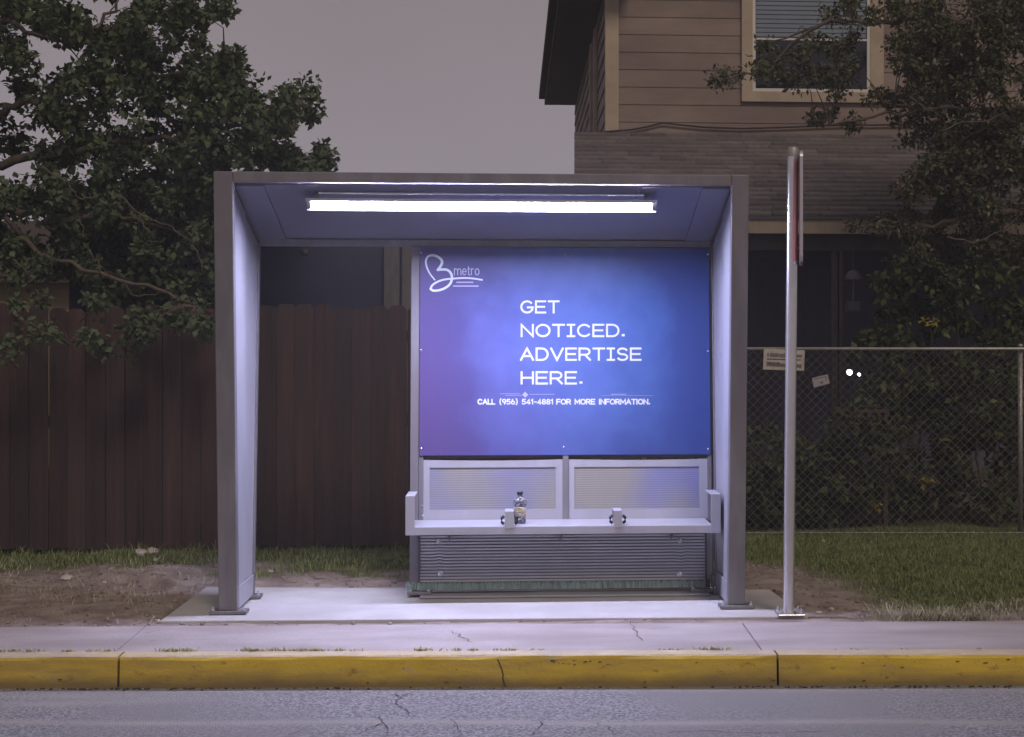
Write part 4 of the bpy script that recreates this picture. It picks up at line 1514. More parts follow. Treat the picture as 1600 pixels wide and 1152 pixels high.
# ------------------------------------------------------------------ house on the right
HF = 19.0
HB = 29.0
hx0 = P(951, 100, HF)[0]
hx1 = 13.0
house = thing("two_storey_house", "two storey brown lap sided house with shingled porch roof, beyond the chain link fence", "house", (6, HF, 0))
zsp = P(1100, 211, HF)[2]
mb = MB()
z = zsp - 0.06
while z < 8.2:
    h = 0.203
    mb.prism([(hx0, HF - 0.013, z), (hx0, HF - 0.004, z + h), (hx0, HF + 0.06, z + h), (hx0, HF + 0.06, z)], (hx1 - hx0, 0, 0))
    z += h
build("front_wall", mb, M['siding'], house)
mb = MB()
z = 0.0
zev = 5.87
while z < zev:
    h = 0.203
    mb.prism([(hx0 - 0.018, HF + 0.0605, z), (hx0 - 0.002, HF + 0.0605, z + h), (hx0 + 0.06, HF + 0.0605, z + h), (hx0 + 0.06, HF + 0.0605, z)], (0, HB - HF - 0.06, 0))
    z += h
build("side_wall", mb, M['siding'], house)
mb = MB()
mb.box(hx0 - 0.03, hx0 + 0.115, HF - 0.04, HF - 0.0185, zsp - 0.05, 8.2)
mb.box(hx0 - 0.04, hx0 - 0.0185, HF - 0.0395, HF + 0.09, zsp - 0.05, 8.2)
build("corner_board", mb, M['trim'], house)
# side window trim seen edge-on
for dy_ in (2.2, 3.3):
    mb = MB()
    mb.box(hx0 - 0.06, hx0 - 0.0185, HF + dy_, HF + dy_ + 0.15, 4.2, 5.7)
    build("side_window_trim", mb, M['trim'], house)
# eave along the left side: soffit, fascia, roof slope
ex = P(851, 163, HB)[0]
mb = MB()
ez = P(870, 163, HB)[2]
mb.box(ex + 0.02, hx0 + 0.3, HF - 0.6, HB + 0.1, ez, ez + 0.03)
build("soffit", mb, M['soffit'], house)
mb = MB()
mb.box(ex, ex + 0.0195, HF - 0.62, HB + 0.1, ez - 0.01, ez + 0.20)
mb.box(ex - 0.10, ex - 0.0005, HF - 0.62, HB + 0.1, ez + 0.10, ez + 0.20)
build("gutter", mb, M['roof_edge'], house, bevel=0.01)
mb = MB()
mb.prism([(ex - 0.08, HF - 0.6, ez + 0.205), (hx1 / 2 + 0.5, HF - 0.6, ez + 3.2), (hx1 / 2 + 0.5, HF - 0.6, ez + 3.3), (ex - 0.08, HF - 0.6, ez + 0.29)], (0, HB - HF + 0.7, 0))
mb.prism([(hx1 + 0.6, HF - 0.6, ez + 0.205), (hx1 + 0.6, HF - 0.6, ez + 0.29), (hx1 / 2 + 0.5, HF - 0.6, ez + 3.3), (hx1 / 2 + 0.5, HF - 0.6, ez + 3.2)], (0, HB - HF + 0.7, 0))
build("roof", mb, M['shingle'], house)
# upper window
def hp(px, py, off=0.0):
    return P(px, py, HF - off)
wx0, wx1 = hp(1158, 100)[0], hp(1379, 100)[0]
wz0 = hp(1200, 160)[2]
wz1 = 6.25
ix0, ix1 = hp(1175, 100)[0], hp(1358, 100)[0]
iz0 = hp(1200, 144)[2]
iz1 = 6.12
wm = MB()
wm.box(wx0, wx1, HF - 0.06, HF - 0.0185, wz0, iz0 - 0.001)
wm.box(wx0, wx1, HF - 0.06, HF - 0.0185, iz1 + 0.001, wz1)
wm.box(wx0, ix0 - 0.001, HF - 0.06, HF - 0.0185, iz0 - 0.0005, iz1 + 0.0005)
wm.box(ix1 + 0.001, wx1, HF - 0.06, HF - 0.0185, iz0 - 0.0005, iz1 + 0.0005)
win = build("window", wm, M['trim'], house)
mb = MB()
t = 0.035
mb.box(ix0, ix1, HF - 0.05, HF - 0.0186, iz0, iz0 + t)
mb.box(ix0, ix1, HF - 0.05, HF - 0.0186, iz1 - t, iz1)
mb.box(ix0, ix0 + t, HF - 0.05, HF - 0.0186, iz0 + t + 0.0005, iz1 - t - 0.0005)
mb.box(ix1 - t, ix1, HF - 0.05, HF - 0.0186, iz0 + t + 0.0005, iz1 - t - 0.0005)
zm = hp(1200, 62)[2]
mb.box(ix0 + t + 0.0005, ix1 - t - 0.0005, HF - 0.046, HF - 0.0186, zm - 0.012, zm + 0.012)
build("window_frame", mb, M['white_frame'], win)
mb = MB()
mb.box(ix0 + t, ix1 - t, HF - 0.036, HF - 0.034, iz0 + t, iz1 - t)
build("window_pane", mb, M['glass'], win)
mb = MB()
mb.box(ix0 + t, ix1 - t, HF - 0.0188, HF - 0.0182, iz0 + t, iz1 - t)
build("dark_backing", mb, M['dark_room'], win)
mb = MB()
zz = iz1 - t - 0.02
while zz > zm + 0.03:
    mb.prism([(ix0 + t + 0.01, HF - 0.033, zz - 0.044), (ix0 + t + 0.01, HF - 0.022, zz), (ix0 + t + 0.01, HF - 0.0205, zz), (ix0 + t + 0.01, HF - 0.0315, zz - 0.045)], (ix1 - ix0 - 2 * t - 0.02, 0, 0))
    zz -= 0.052
build("reflection_slats", mb, M['reflection_slats'], win)  # added slats imitating the reflection in the upper pane

# porch roof with shingle courses
PF = 16.5
pz1, pz0 = zsp + 0.01, P(1200, 337, PF)[2]
pxl = P(898, 260, PF)[0]
mb = MB()
nc = 19
for k in range(nc):
    f0, f1 = k / nc, (k + 1) / nc
    y0, y1 = PF + (HF - 0.045 - PF) * f0, PF + (HF - 0.045 - PF) * f1
    za, zb = pz0 + (pz1 - pz0) * f0, pz0 + (pz1 - pz0) * f1
    # tabs of varying length along each course
    x = P(898, 250, y0)[0]
    while x < hx1 + 0.3:
        w = random.uniform(0.22, 0.40)
        dz = random.uniform(0.008, 0.020)
        x2 = min(x + w, hx1 + 0.3)
        dy = random.uniform(-0.02, 0.01)
        mb.hexa([(x, y0 + dy, za + 0.001), (x2 - 0.004, y0 + dy, za + 0.001), (x2 - 0.004, y1, zb - 0.03), (x, y1, zb - 0.03)],
                [(x, y0 + dy, za + 0.012 + dz), (x2 - 0.004, y0 + dy, za + 0.012 + dz), (x2 - 0.004, y1, zb + 0.004), (x, y1, zb + 0.004)])
        x = x2
build("porch_roof", mb, M['shingle'], house)
fz1, fz0 = P(1200, 341, PF)[2], P(1200, 365, PF)[2]
mb = MB()
mb.box(pxl, hx1 + 0.3, PF - 0.02, PF + 0.01, fz0, fz1)
build("porch_fascia", mb, M['trim'], house)
mb = MB()
mb.box(pxl - 0.01, hx1 + 0.3, PF - 0.05, PF - 0.0205, fz1 - 0.01, fz1 + 0.018)
build("drip_edge", mb, M['feeder'], house)
mb = MB()
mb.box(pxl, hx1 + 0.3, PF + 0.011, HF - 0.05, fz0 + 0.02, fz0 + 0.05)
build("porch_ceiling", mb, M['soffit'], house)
mb = MB()
mb.box(pxl + 0.1, hx1, PF + 0.25, PF + 0.37, P(1200, 391, PF + 0.25)[2], fz0 + 0.019)
build("porch_beam", mb, M['beam'], house)
for pa, pb in ((1299, 1309), (1311, 1317)):
    a, b = P(pa, 500, PF + 0.26)[0], P(pb, 500, PF + 0.26)[0]
    mb = MB()
    mb.box(a, b, PF + 0.26, PF + 0.35, 0, P(1200, 391, PF + 0.25)[2] - 0.001)
    build("porch_post", mb, M['post_wood'], house, bevel=0.004)
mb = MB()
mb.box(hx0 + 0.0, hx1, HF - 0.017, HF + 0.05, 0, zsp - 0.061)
build("porch_wall", mb, M['porch_shade'], house)
for px in (1185, 1255, 1420):
    mb = MB()
    a = hp(px, 400)[0]
    mb.box(a, a + 0.05, HF - 0.03, HF - 0.0175, 0.3, 2.6)
    build("porch_screen_bar", mb, M['beam'], house)
mb = MB()
mb.box(pxl, hx1, PF + 0.1, HF - 0.02, -0.1, 0.12)
build("porch_floor", mb, M['beam'], house)
# cable drooping along the wall
pts = [hp(a, b, 0.045) for a, b in ((945, 206), (985, 203), (1012, 198), (1036, 192), (1060, 195), (1100, 199), (1160, 201), (1230, 199), (1300, 196), (1400, 195), (1500, 196), (1650, 199))]
mb = MB()
mb.tube(pts, 0.011, 6)
tag(build("wall_cable", mb, M['cable'], origin=pts[0]), "thin dark cable sagging along the brown house wall above the porch roof", "cable")

# ------------------------------------------------------------------ buildings behind the wooden fence
shed = thing("dark_building", "dark navy building with grey corner post, seen through the shelter above the wooden fence", "building", (-1.5, 15.5, 0))
sx0_, sx1_ = P(108, 400, 15.5)[0], P(760, 400, 15.5)[0]
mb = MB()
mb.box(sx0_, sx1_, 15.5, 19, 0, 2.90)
build("wall", mb, M['veiled_navy_wall'], shed)
mb = MB()
mb.box(sx0_ - 0.2, sx1_ + 0.2, 15.2, 19.2, 2.901, 3.02)
build("roof", mb, M['shingle'], shed)
mb = MB()
a, b = P(600, 420, 15.42)[0], P(624, 420, 15.42)[0]
mb.box(a, b, 15.40, 15.498, 0, 2.89)
build("corner_post", mb, M['post_wood'], shed, bevel=0.005)
mb = MB()
a2 = P(628, 420, 15.42)[0]
mb.box(a2, a2 + 0.3, 15.43, 15.497, 0, 2.89)
build("side_cladding", mb, M['beam'], shed)
mb = MB()
c = P(476, 394, 15.45)
mb.dome((c[0], 15.497, c[2]), 0.03, (0, -1, 0), 10, 0.8)
build("wall_knob", mb, M['feeder'], shed, smooth=True)

nb = thing("tan_house", "pale tan single storey house wall glimpsed under the left tree above the wooden fence", "house", (-9, 22, 0))
nx0, nx1 = P(-500, 450, 22)[0], P(118, 450, 22)[0]
mb = MB()
z = 0
zt_ = P(50, 446, 22)[2]
while z < zt_:
    h = 0.16
    mb.prism([(nx0, 21.985, z), (nx0, 21.998, z + h), (nx0, 22.06, z + h), (nx0, 22.06, z)], (nx1 - nx0, 0, 0))
    z += h
mb.box(nx0, nx1, 22.065, 22.10, 0, zt_ + 0.12)
build("wall", mb, M['tan_wall'], nb)
mb = MB()
mb.prism([(nx0, 21.6, zt_ + 0.02), (nx0, 26, zt_ + 1.05), (nx0, 26, zt_ + 1.15), (nx0, 21.6, zt_ + 0.10)], (nx1 - nx0 + 0.3, 0, 0))
build("roof", mb, M['roof_edge'], nb)

# ------------------------------------------------------------------ vegetation helpers
def leaves_mesh(centres, spread, per, size, flat=0.75, droop=0.25, wide=0.42):
    """clusters of leaf quads: centres (N,3), spread (N,), per leaves each"""
    c = np.repeat(np.asarray(centres), per, axis=0)
    s = np.repeat(np.asarray(spread), per)
    N = len(c)
    d = rng.normal(size=(N, 3))
    d /= np.linalg.norm(d, axis=1)[:, None]
    rad = rng.random(N) ** 0.45
    pos = c + d * (s * rad)[:, None] * np.array([1, 1, flat])
    ax = rng.normal(size=(N, 3)) + d * 0.6
    ax[:, 2] -= droop
    ax /= np.linalg.norm(ax, axis=1)[:, None]
    up = rng.normal(size=(N, 3)) * 0.55 + np.array([0, -0.15, 1.0])
    sd = np.cross(ax, up)
    sd /= np.linalg.norm(sd, axis=1)[:, None] + 1e-9
    nn = np.cross(sd, ax)
    L = size * (0.65 + 0.7 * rng.random(N))
    Wd = L * (wide + 0.25 * rng.random(N))
    a = pos
    b = pos + ax * (L * 0.45)[:, None] + sd * (Wd * 0.5)[:, None] + nn * (L * 0.06)[:, None]
    t = pos + ax * L[:, None] - nn * (L * 0.10)[:, None]
    e = pos + ax * (L * 0.45)[:, None] - sd * (Wd * 0.5)[:, None] + nn * (L * 0.06)[:, None]
    v = np.stack([a, b, t, e], 1).reshape(-1, 3)
    f = np.arange(4 * N).reshape(N, 4)
    return v, f

def np_obj(name, v, f, m, parent=None, origin=(0, 0, 0)):
    base = wl(parent) if parent else Vector(origin)
    me = bpy.data.meshes.new(name)
    v = np.asarray(v) - np.array(base)
    me.vertices.add(len(v))
    me.vertices.foreach_set("co", v.astype(np.float32).ravel())
    k = f.shape[1]
    me.loops.add(f.size)
    me.loops.foreach_set("vertex_index", f.astype(np.int32).ravel())
    me.polygons.add(len(f))
    me.polygons.foreach_set("loop_start", np.arange(0, f.size, k, dtype=np.int32))
    me.update(calc_edges=True)
    me.validate()
    me.materials.append(m)
    o = bpy.data.objects.new(name, me)
    COL.objects.link(o)
    if parent: o.parent = parent
    else: o.location = base
    return o

def fill(ells, dens, y0, y1, rmin=0.07, rmax=0.15):
    """leaf clusters inside a list of view ellipses, each set at a real depth between y0 and y1"""
    C, Sp = [], []
    for (cx, cy_, rx, ry, *rest) in ells:
        k = rest[0] if rest else 1.0
        n = max(2, int(rx * ry * 3.14 / 420 * dens * k))
        dd = rest[1] if len(rest) > 1 else None
        for _ in range(n):
            a = random.random() * 6.283
            r_ = math.sqrt(random.random())
            px, py = cx + rx * r_ * math.cos(a), cy_ + ry * r_ * math.sin(a)
            Y = random.uniform(y0, y1) if dd is None else dd + random.uniform(-0.3, 0.3)
            C.append(P(px, py, Y))
            Sp.append(random.uniform(rmin, rmax))
    return C, Sp

def limb(mb, pts, r0, r1, n=6, wob=0.03, sub=4):
    q = []
    for i in range(len(pts) - 1):
        a, b = Vector(pts[i]), Vector(pts[i + 1])
        for k in range(sub):
            q.append(a + (b - a) * k / sub + (Vector((random.uniform(-wob, wob), random.uniform(-wob, wob), random.uniform(-wob, wob))) if (i or k) else Vector((0, 0, 0))))
    q.append(Vector(pts[-1]))
    r = [r0 + (r1 - r0) * i / (len(q) - 1) for i in range(len(q))]
    mb.tube(q, r, n)
    return q

def twigs(mb, nodes, C, r=0.007, every=2):
    nd = np.array([tuple(q) for q in nodes])
    for i, c in enumerate(C):
        if i % every: continue
        d = np.linalg.norm(nd - np.array(c), axis=1) + np.maximum(0, nd[:, 2] - c[2]) * 0.4
        j = int(np.argmin(d))
        a, b = Vector(nd[j]), Vector(c)
        m_ = (a + b) / 2 + Vector((random.uniform(-.08, .08), random.uniform(-.08, .08), random.uniform(0, .12)))
        L = (b - a).length
        if L > 0.6: continue
        mb.tube([a, (a + m_) / 2 + Vector((0, 0, 0.02)), m_, (m_ + b) / 2, b], [r * (1 + L * 0.8), r * (0.9 + L * 0.5), r * 0.8, r * 0.6, r * 0.35], 4, cap=False)

# ---- large tree on the left, behind the fence
lt = thing("broadleaf_tree", "tall dark leafy tree spreading over the wooden fence on the left", "tree", (-6.6, 14.4, 0))
ells = [(10, 10, 35, 22), (60, 8, 45, 14), (92, 38, 52, 26), (130, 55, 30, 22), (215, 22, 26, 26), (262, 18, 40, 22), (318, 12, 38, 16), (345, 22, 14, 14), (305, 40, 16, 12),
        (210, 70, 48, 22), (170, 62, 30, 20), (262, 62, 14, 10), (306, 82, 13, 19), (368, 92, 16, 18), (345, 100, 16, 10), (12, 92, 22, 32), (8, 45, 14, 10), (45, 140, 26, 18),
        (150, 110, 45, 20), (225, 105, 50, 20), (300, 115, 45, 22), (350, 125, 34, 20), (110, 150, 48, 28), (190, 145, 52, 26), (270, 150, 58, 30), (345, 155, 48, 28),
        (400, 152, 30, 17), (462, 158, 28, 22), (480, 140, 13, 9), (452, 172, 18, 14), (478, 172, 14, 12), (425, 190, 30, 26), (390, 195, 32, 26), (120, 195, 40, 22), (225, 205, 40, 16, 0.6), (310, 195, 50, 26), (60, 190, 28, 14, 0.6), (20, 215, 24, 18),
        (80, 235, 50, 22), (160, 240, 60, 26), (250, 240, 60, 28), (330, 240, 55, 26), (410, 243, 52, 22), (480, 245, 40, 20), (512, 250, 18, 14),
        (80, 290, 45, 26), (20, 310, 30, 26), (130, 320, 50, 30), (200, 300, 60, 32), (280, 300, 55, 34), (320, 300, 30, 30), (430, 262, 60, 8),
        (110, 375, 36, 24), (20, 372, 34, 26), (60, 320, 26, 14), (180, 370, 60, 34), (260, 370, 60, 36), (320, 360, 24, 40), (20, 415, 30, 18), (90, 420, 40, 20), (170, 430, 50, 26), (250, 440, 55, 30), (315, 440, 26, 34),
        (-60, 60, 60, 60), (-60, 190, 60, 70), (-60, 330, 60, 70), (-150, 150, 60, 120), (-150, 300, 60, 80), (40, -40, 90, 30), (200, -40, 90, 25), (300, -30, 60, 20)]
C1, S1 = fill(ells, 1.45, 13.1, 15.4, 0.07, 0.17)
over = [(215, 500, 60, 26, 0.55, 12.15), (300, 500, 40, 30, 0.7, 12.1), (130, 470, 50, 16, 0.5, 12.2), (40, 470, 26, 10, 0.4, 12.2), (318, 515, 16, 16, 0.7, 12.0), (80, 520, 70, 26, 0.25, 12.2), (10, 540, 20, 20, 0.4, 12.1), (160, 540, 50, 18, 0.2, 12.2)]
C2, S2 = fill(over, 1.3, 12, 12.4, 0.06, 0.13)
mb = MB()
base = Vector((-6.6, 14.4, 0))
nodes = []
nodes += limb(mb, [base, (-6.4, 14.3, 1.2), P(-120, 300, 14.3)], 0.20, 0.15, 12, 0.03)
trunk_top = Vector(P(-120, 300, 14.3))
paths = [[trunk_top, P(-60, 215, 14.2), P(0, 176, 14.2), P(34, 160, 14.1), P(110, 140, 14.0), P(200, 120, 14.0), P(300, 118, 14.0), P(362, 95, 14)],
         [trunk_top, P(-70, 130, 14.4), P(0, 32, 14.4), P(42, 46, 14.3), P(120, 70, 14.2)],
         [P(110, 140, 14.0), P(150, 50, 14.1), P(186, 0, 14.1), P(210, -40, 14.1)], [P(150, 50, 14.1), P(220, 32, 14.1), P(330, 15, 14.2)],
         [trunk_top, P(-20, 260, 14.0), P(70, 240, 13.9), P(160, 230, 13.8), P(280, 215, 13.9), P(390, 195, 13.9), P(430, 180, 14)],
         [P(280, 215, 13.9), P(360, 240, 14), P(450, 245, 14), P(510, 250, 14)], [P(452, 212, 14.0), P(466, 180, 14), P(470, 150, 14)], [P(390, 195, 13.9), P(452, 212, 14.0)],
         [trunk_top, P(-10, 330, 13.8), P(80, 330, 13.6), P(180, 340, 13.6), P(300, 370, 13.6)],
         [P(-10, 330, 13.8), P(60, 400, 13.3), P(160, 430, 13.0), P(250, 450, 12.6), P(310, 480, 12.3)],
         [P(-10, 330, 13.8), P(-10, 470, 13.0), P(40, 500, 12.5), P(110, 540, 12.3)]]
for i, pth in enumerate(paths):
    r0 = 0.048 if pth[0] is trunk_top else 0.022
    nodes += limb(mb, pth, r0, 0.010, 7, 0.03)
twigs(mb, nodes, C1 + C2, 0.006, 3)
# bare pale twigs showing in front of the foliage
mb.m = 1
for pth in ([(66, 262), (88, 274), (101, 281), (114, 296), (122, 309), (119, 326), (126, 348), (134, 374)], [(122, 309), (140, 311), (158, 303)], [(180, 303), (200, 316), (217, 336), (238, 343), (260, 351), (282, 366), (303, 380)],
            [(217, 336), (226, 352), (242, 372)], [(180, 436), (200, 448), (206, 462), (236, 462), (262, 452)], [(300, 384), (312, 400), (318, 430)], [(140, 390), (152, 410), (160, 430)], [(20, 405), (36, 418), (48, 432)],
            [(185, 0), (170, 26), (150, 48)], [(205, 40), (180, 32)], [(282, 232), (292, 222), (300, 205)]):
    limb(mb, [P(a, b, 12.95) for a, b in pth], 0.0075, 0.0035, 5, 0.012, 3)
build("trunk", mb, [M['bark'], M['twig']], lt, smooth=True)
v1, f1 = leaves_mesh(C1, S1, 66, 0.060, wide=0.62)
v2, f2 = leaves_mesh(C2, S2, 46, 0.054, wide=0.62)
np_obj("crown", np.concatenate([v1, v2]), np.concatenate([f1, f2 + len(v1)]), M['leaf_a'], lt)

# ---- tree on the right, before the house
rt = thing("small_leaved_tree", "olive green small leaved tree hanging over the porch roof on the far right", "tree", (6.3, 15.4, 0))
ells = [(1500, 20, 110, 40), (1420, 15, 40, 22), (1560, 80, 80, 50), (1470, 90, 60, 50), (1410, 90, 32, 30, 0.8), (1540, 160, 90, 50), (1450, 160, 60, 40), (1400, 170, 30, 22, 0.5), (1580, 230, 60, 50), (1500, 225, 60, 36),
        (1440, 225, 30, 14, 0.5), (1560, 300, 70, 50), (1480, 300, 55, 40), (1420, 305, 36, 26, 0.7), (1590, 370, 60, 40), (1510, 365, 60, 34), (1440, 355, 50, 26), (1395, 345, 30, 16, 0.7), (1350, 355, 30, 9, 0.35), (1540, 240, 60, 60), (1500, 410, 110, 30), (1590, 30, 60, 60), (1460, 130, 50, 40), (1520, 90, 60, 50), (1420, 60, 40, 40, 0.8), (1440, 270, 40, 30, 0.7), (1480, 260, 40, 40),
        (1372, 150, 14, 10, 0.6), (1340, 60, 22, 12, 0.6), (1360, 30, 24, 12, 0.8), (1300, 20, 26, 9, 0.8), (1250, 60, 34, 12, 0.7), (1240, 108, 58, 22, 0.75), (1315, 100, 34, 34, 0.9), (1330, 20, 40, 20, 0.9), (1270, 84, 50, 14, 0.7), (1200, 68, 16, 8, 0.5), (1290, 178, 13, 8, 0.6), (1272, 190, 7, 8, 0.7), (1334, 192, 8, 7, 0.7), (1143, 122, 8, 7, 0.5), (1125, 125, 7, 7, 0.5),  # broad clusters over the window stand in for foliage reflected in it
        (1185, 112, 6, 8, 0.6), (1315, 142, 10, 6, 0.5), (1660, 100, 60, 110), (1680, 280, 60, 110), (1560, -40, 110, 30), (1430, -40, 60, 25), (1350, -30, 50, 20)]
C3, S3 = fill(ells, 1.3, 13.9, 16.2, 0.06, 0.15)
mb = MB()
nodes = []
nodes += limb(mb, [(6.3, 15.4, 0), (6.2, 15.3, 1.3), P(1720, 330, 15.2)], 0.15, 0.11, 10)
tt = Vector(P(1720, 330, 15.2))
for pth in ([tt, P(1650, 240, 15), P(1560, 180, 14.6), P(1500, 165, 14.3), P(1440, 170, 14.2), P(1380, 160, 14.2)], [tt, P(1660, 120, 15), P(1580, 60, 14.8), P(1480, 30, 14.6), P(1380, 35, 14.7), P(1300, 30, 14.9), P(1200, 66, 15.2)],
            [tt, P(1640, 330, 14.7), P(1560, 330, 14.4), P(1480, 350, 14.3), P(1400, 350, 14.4), P(1340, 356, 14.6)], [P(1560, 180, 14.6), P(1470, 240, 14.4), P(1400, 300, 14.4)],
            [P(1440, 170, 14.2), P(1335, 190, 14.3), P(1272, 190, 14.4)], [P(1300, 30, 14.9), P(1185, 112, 15.1), P(1130, 124, 15.2)], [P(1580, 60, 14.8), P(1560, -20, 14.9)]):
    nodes += limb(mb, pth, 0.05 if pth[0] is tt else 0.018, 0.006, 6, 0.035)
twigs(mb, nodes, C3, 0.005, 3)
mb.m = 1
for pth in ([(1500, 150), (1530, 165), (1570, 150), (1600, 130)], [(1470, 205), (1500, 190), (1545, 188), (1600, 165)], [(1560, 30), (1575, 60), (1590, 70)], [(1480, 370), (1520, 380), (1570, 360), (1600, 330)], [(1460, 20), (1500, 35), (1540, 20)], [(1420, 150), (1450, 175), (1470, 165)]):
    limb(mb, [P(a, b, 13.95) for a, b in pth], 0.0075, 0.0035, 5, 0.014, 3)
build("trunk", mb, [M['bark'], M['twig']], rt, smooth=True)
v1, f1 = leaves_mesh(C3, S3, 60, 0.052)
np_obj("crown", v1, f1, M['leaf_b'], rt)

# ---- shrubs behind the chain link fence
shr = [("tall rounded dark shrub under the olive tree, behind the chain link fence", [(1420, 470, 60, 70), (1400, 560, 60, 70), (1380, 640, 50, 60), (1440, 720, 60, 90), (1480, 620, 60, 70), (1400, 780, 40, 50)], 14.3, 15.0),
       ("dense dark shrub at the far right behind the chain link fence post", [(1540, 480, 70, 70), (1560, 600, 70, 80), (1540, 720, 60, 90), (1600, 760, 60, 70)], 14.0, 15.0),
       ("low sprawling shrub behind the notice on the chain link fence", [(1200, 740, 50, 80), (1190, 800, 50, 40), (1240, 760, 50, 70)], 13.9, 14.6),
       ("weedy mid height shrub around the garden spotlight stake", [(1320, 760, 60, 70), (1350, 690, 60, 40), (1355, 650, 50, 24, 0.6), (1290, 790, 50, 40)], 13.9, 14.4),
       ("thin creeping bush half hidden behind the right side of the shelter", [(1120, 760, 60, 80), (1080, 800, 50, 40)], 14.2, 15.0)]
for lab, el, y0, y1 in shr:
    C, Sp = fill(el, 0.85, y0, y1, 0.07, 0.15)
    cxm = sum(c[0] for c in C) / len(C)
    t = thing("shrub", lab, "shrub", (cxm, (y0 + y1) / 2, 0), "shrubs behind the chain link fence")
    mb = MB()
    nodes = []
    for k in range(5):
        q = C[random.randrange(len(C))]
        nodes += limb(mb, [(cxm + random.uniform(-.15, .15), (y0 + y1) / 2, 0), ((cxm + q[0]) / 2, (y0 + y1) / 2, q[2] * 0.55), q], 0.018, 0.006, 5, 0.03)
    twigs(mb, nodes, C, 0.004, 4)
    build("stem", mb, M['bark'], t, smooth=True)
    v1, f1 = leaves_mesh(C, Sp, 40, 0.075)
    # some long narrow leaves
    np_obj("foliage", v1, f1, M['leaf_c'], t)

# yellow leaf sprays among the shrubs
for i, (px, py, r, lab) in enumerate(((1452, 502, 13, "bright yellow leaf spray high among the shrubs, above the fence pipe"), (1452, 752, 12, "yellow leaf spray between the shrubs at mid height of the mesh"),
                                  (1370, 789, 11, "yellow leaf spray low behind the mesh, close to the lawn"))):
    c = P(px, py, 13.75)
    t = thing("yellow_foliage", lab, "leaves", c, "yellow leaf sprays in the shrubs")
    C = [P(px + random.uniform(-r, r), py + random.uniform(-4, 4), 13.75 + random.uniform(-.05, .05)) for _ in range(5)]
    v1, f1 = leaves_mesh(C, [0.03] * 5, 6, 0.05)
    np_obj("leaf_spray", v1, f1, M['leaf_y'], t)
    mb = MB()
    limb(mb, [(c[0] + 0.1, 14.0, c[2] - 0.3), (c[0] + 0.04, 13.85, c[2] - 0.08), c], 0.006, 0.003, 5, 0.01)
    build("stem", mb, M['bark'], t)

# garden things between the shrubs
q = P(1333, 583, 14.0)
sl = thing("garden_spotlight", "small lit twin spotlight on a stake, shining white through the chain link mesh", "lamp", (q[0], 14.0, 0))
mb = MB()
mb.tube([(q[0] + 0.01, 14.03, 0), (q[0] + 0.01, 14.03, q[2])], 0.010, 8)
build("stake", mb, M['black'], sl)
for px, py, rr in ((1327.5, 582, 0.024), (1342.5, 585.5, 0.013)):
    c = P(px, py, 13.98)
    mb = MB()
    mb.tube([(c[0], 13.985, c[2]), (c[0], 14.035, c[2])], [rr * 1.15, rr * 0.8], 14)
    hd = build("lamp_head", mb, M['black'], sl)
    mb = MB()
    mb.dome((c[0], 13.984, c[2]), rr, (0, -1, 0), 14, 0.35)
    build("lens", mb, M['white_spot'], hd, smooth=True)

q = P(1333, 430, 15.9)
hf = thing("hanging_feeder", "pale domed bird feeder hanging under the porch roof edge", "bird feeder", (q[0], 15.9, q[2] - 0.4))
mb = MB()
mb.lathe((q[0], 15.9, q[2] - 0.055), [(0.085, 0), (0.083, 0.02), (0.070, 0.06), (0.045, 0.09), (0.012, 0.105)], 20)
build("dome", mb, M['feeder'], hf, smooth=True)
mb = MB()
mb.tube([(q[0], 15.9, q[2] + 0.05), (q[0], 15.9, fz0 + 0.06), (q[0], 16.6, fz0 + 0.03)], 0.004, 6)
build("hanger", mb, M['feeder'], hf)
mb = MB()
mb.tube([(q[0], 15.9, q[2] - 0.055), (q[0], 15.9, q[2] - 0.26)], 0.012, 8)
build("stem", mb, M['feeder'], hf)
mb = MB()
mb.box(q[0] - 0.065, q[0] + 0.06, 15.84, 15.96, q[2] - 0.36, q[2] - 0.26)
build("tray", mb, M['feeder'], hf, bevel=0.008)

q0, q1 = P(1306, 640, 14.15), P(1388, 668, 14.15)
gb = thing("garden_bench", "weathered reddish wooden garden bench back showing among the shrubs", "bench", ((q0[0] + q1[0]) / 2, 14.2, 0))
mb = MB()
mb.box(q0[0], q1[0], 14.13, 14.16, q0[2] - 0.03, q0[2])
mb.box(q0[0], q1[0], 14.13, 14.16, q1[2] - 0.02, q1[2] + 0.015)
for k in range(9):
    xx = q0[0] + 0.03 + (q1[0] - q0[0] - 0.06) * k / 8
    mb.box(xx - 0.009, xx + 0.009, 14.138, 14.152, q1[2] + 0.0155, q0[2] - 0.0305)
build("backrest", mb, M['bench_wood'], gb)
for xx in (q0[0] + 0.02, q1[0] - 0.02):
    mb = MB()
    mb.box(xx - 0.02, xx + 0.02, 14.161, 14.20, 0, q0[2])
    build("leg", mb, M['bench_wood'], gb)
mb = MB()
mb.box(q0[0], q1[0], 14.205, 14.6, 0.42, 0.45)
build("seat", mb, M['bench_wood'], gb)
for xx in (q0[0] + 0.02, q1[0] - 0.02):
    mb = MB()
    mb.box(xx - 0.02, xx + 0.02, 14.55, 14.59, 0, 0.4195)
    build("leg", mb, M['bench_wood'], gb)

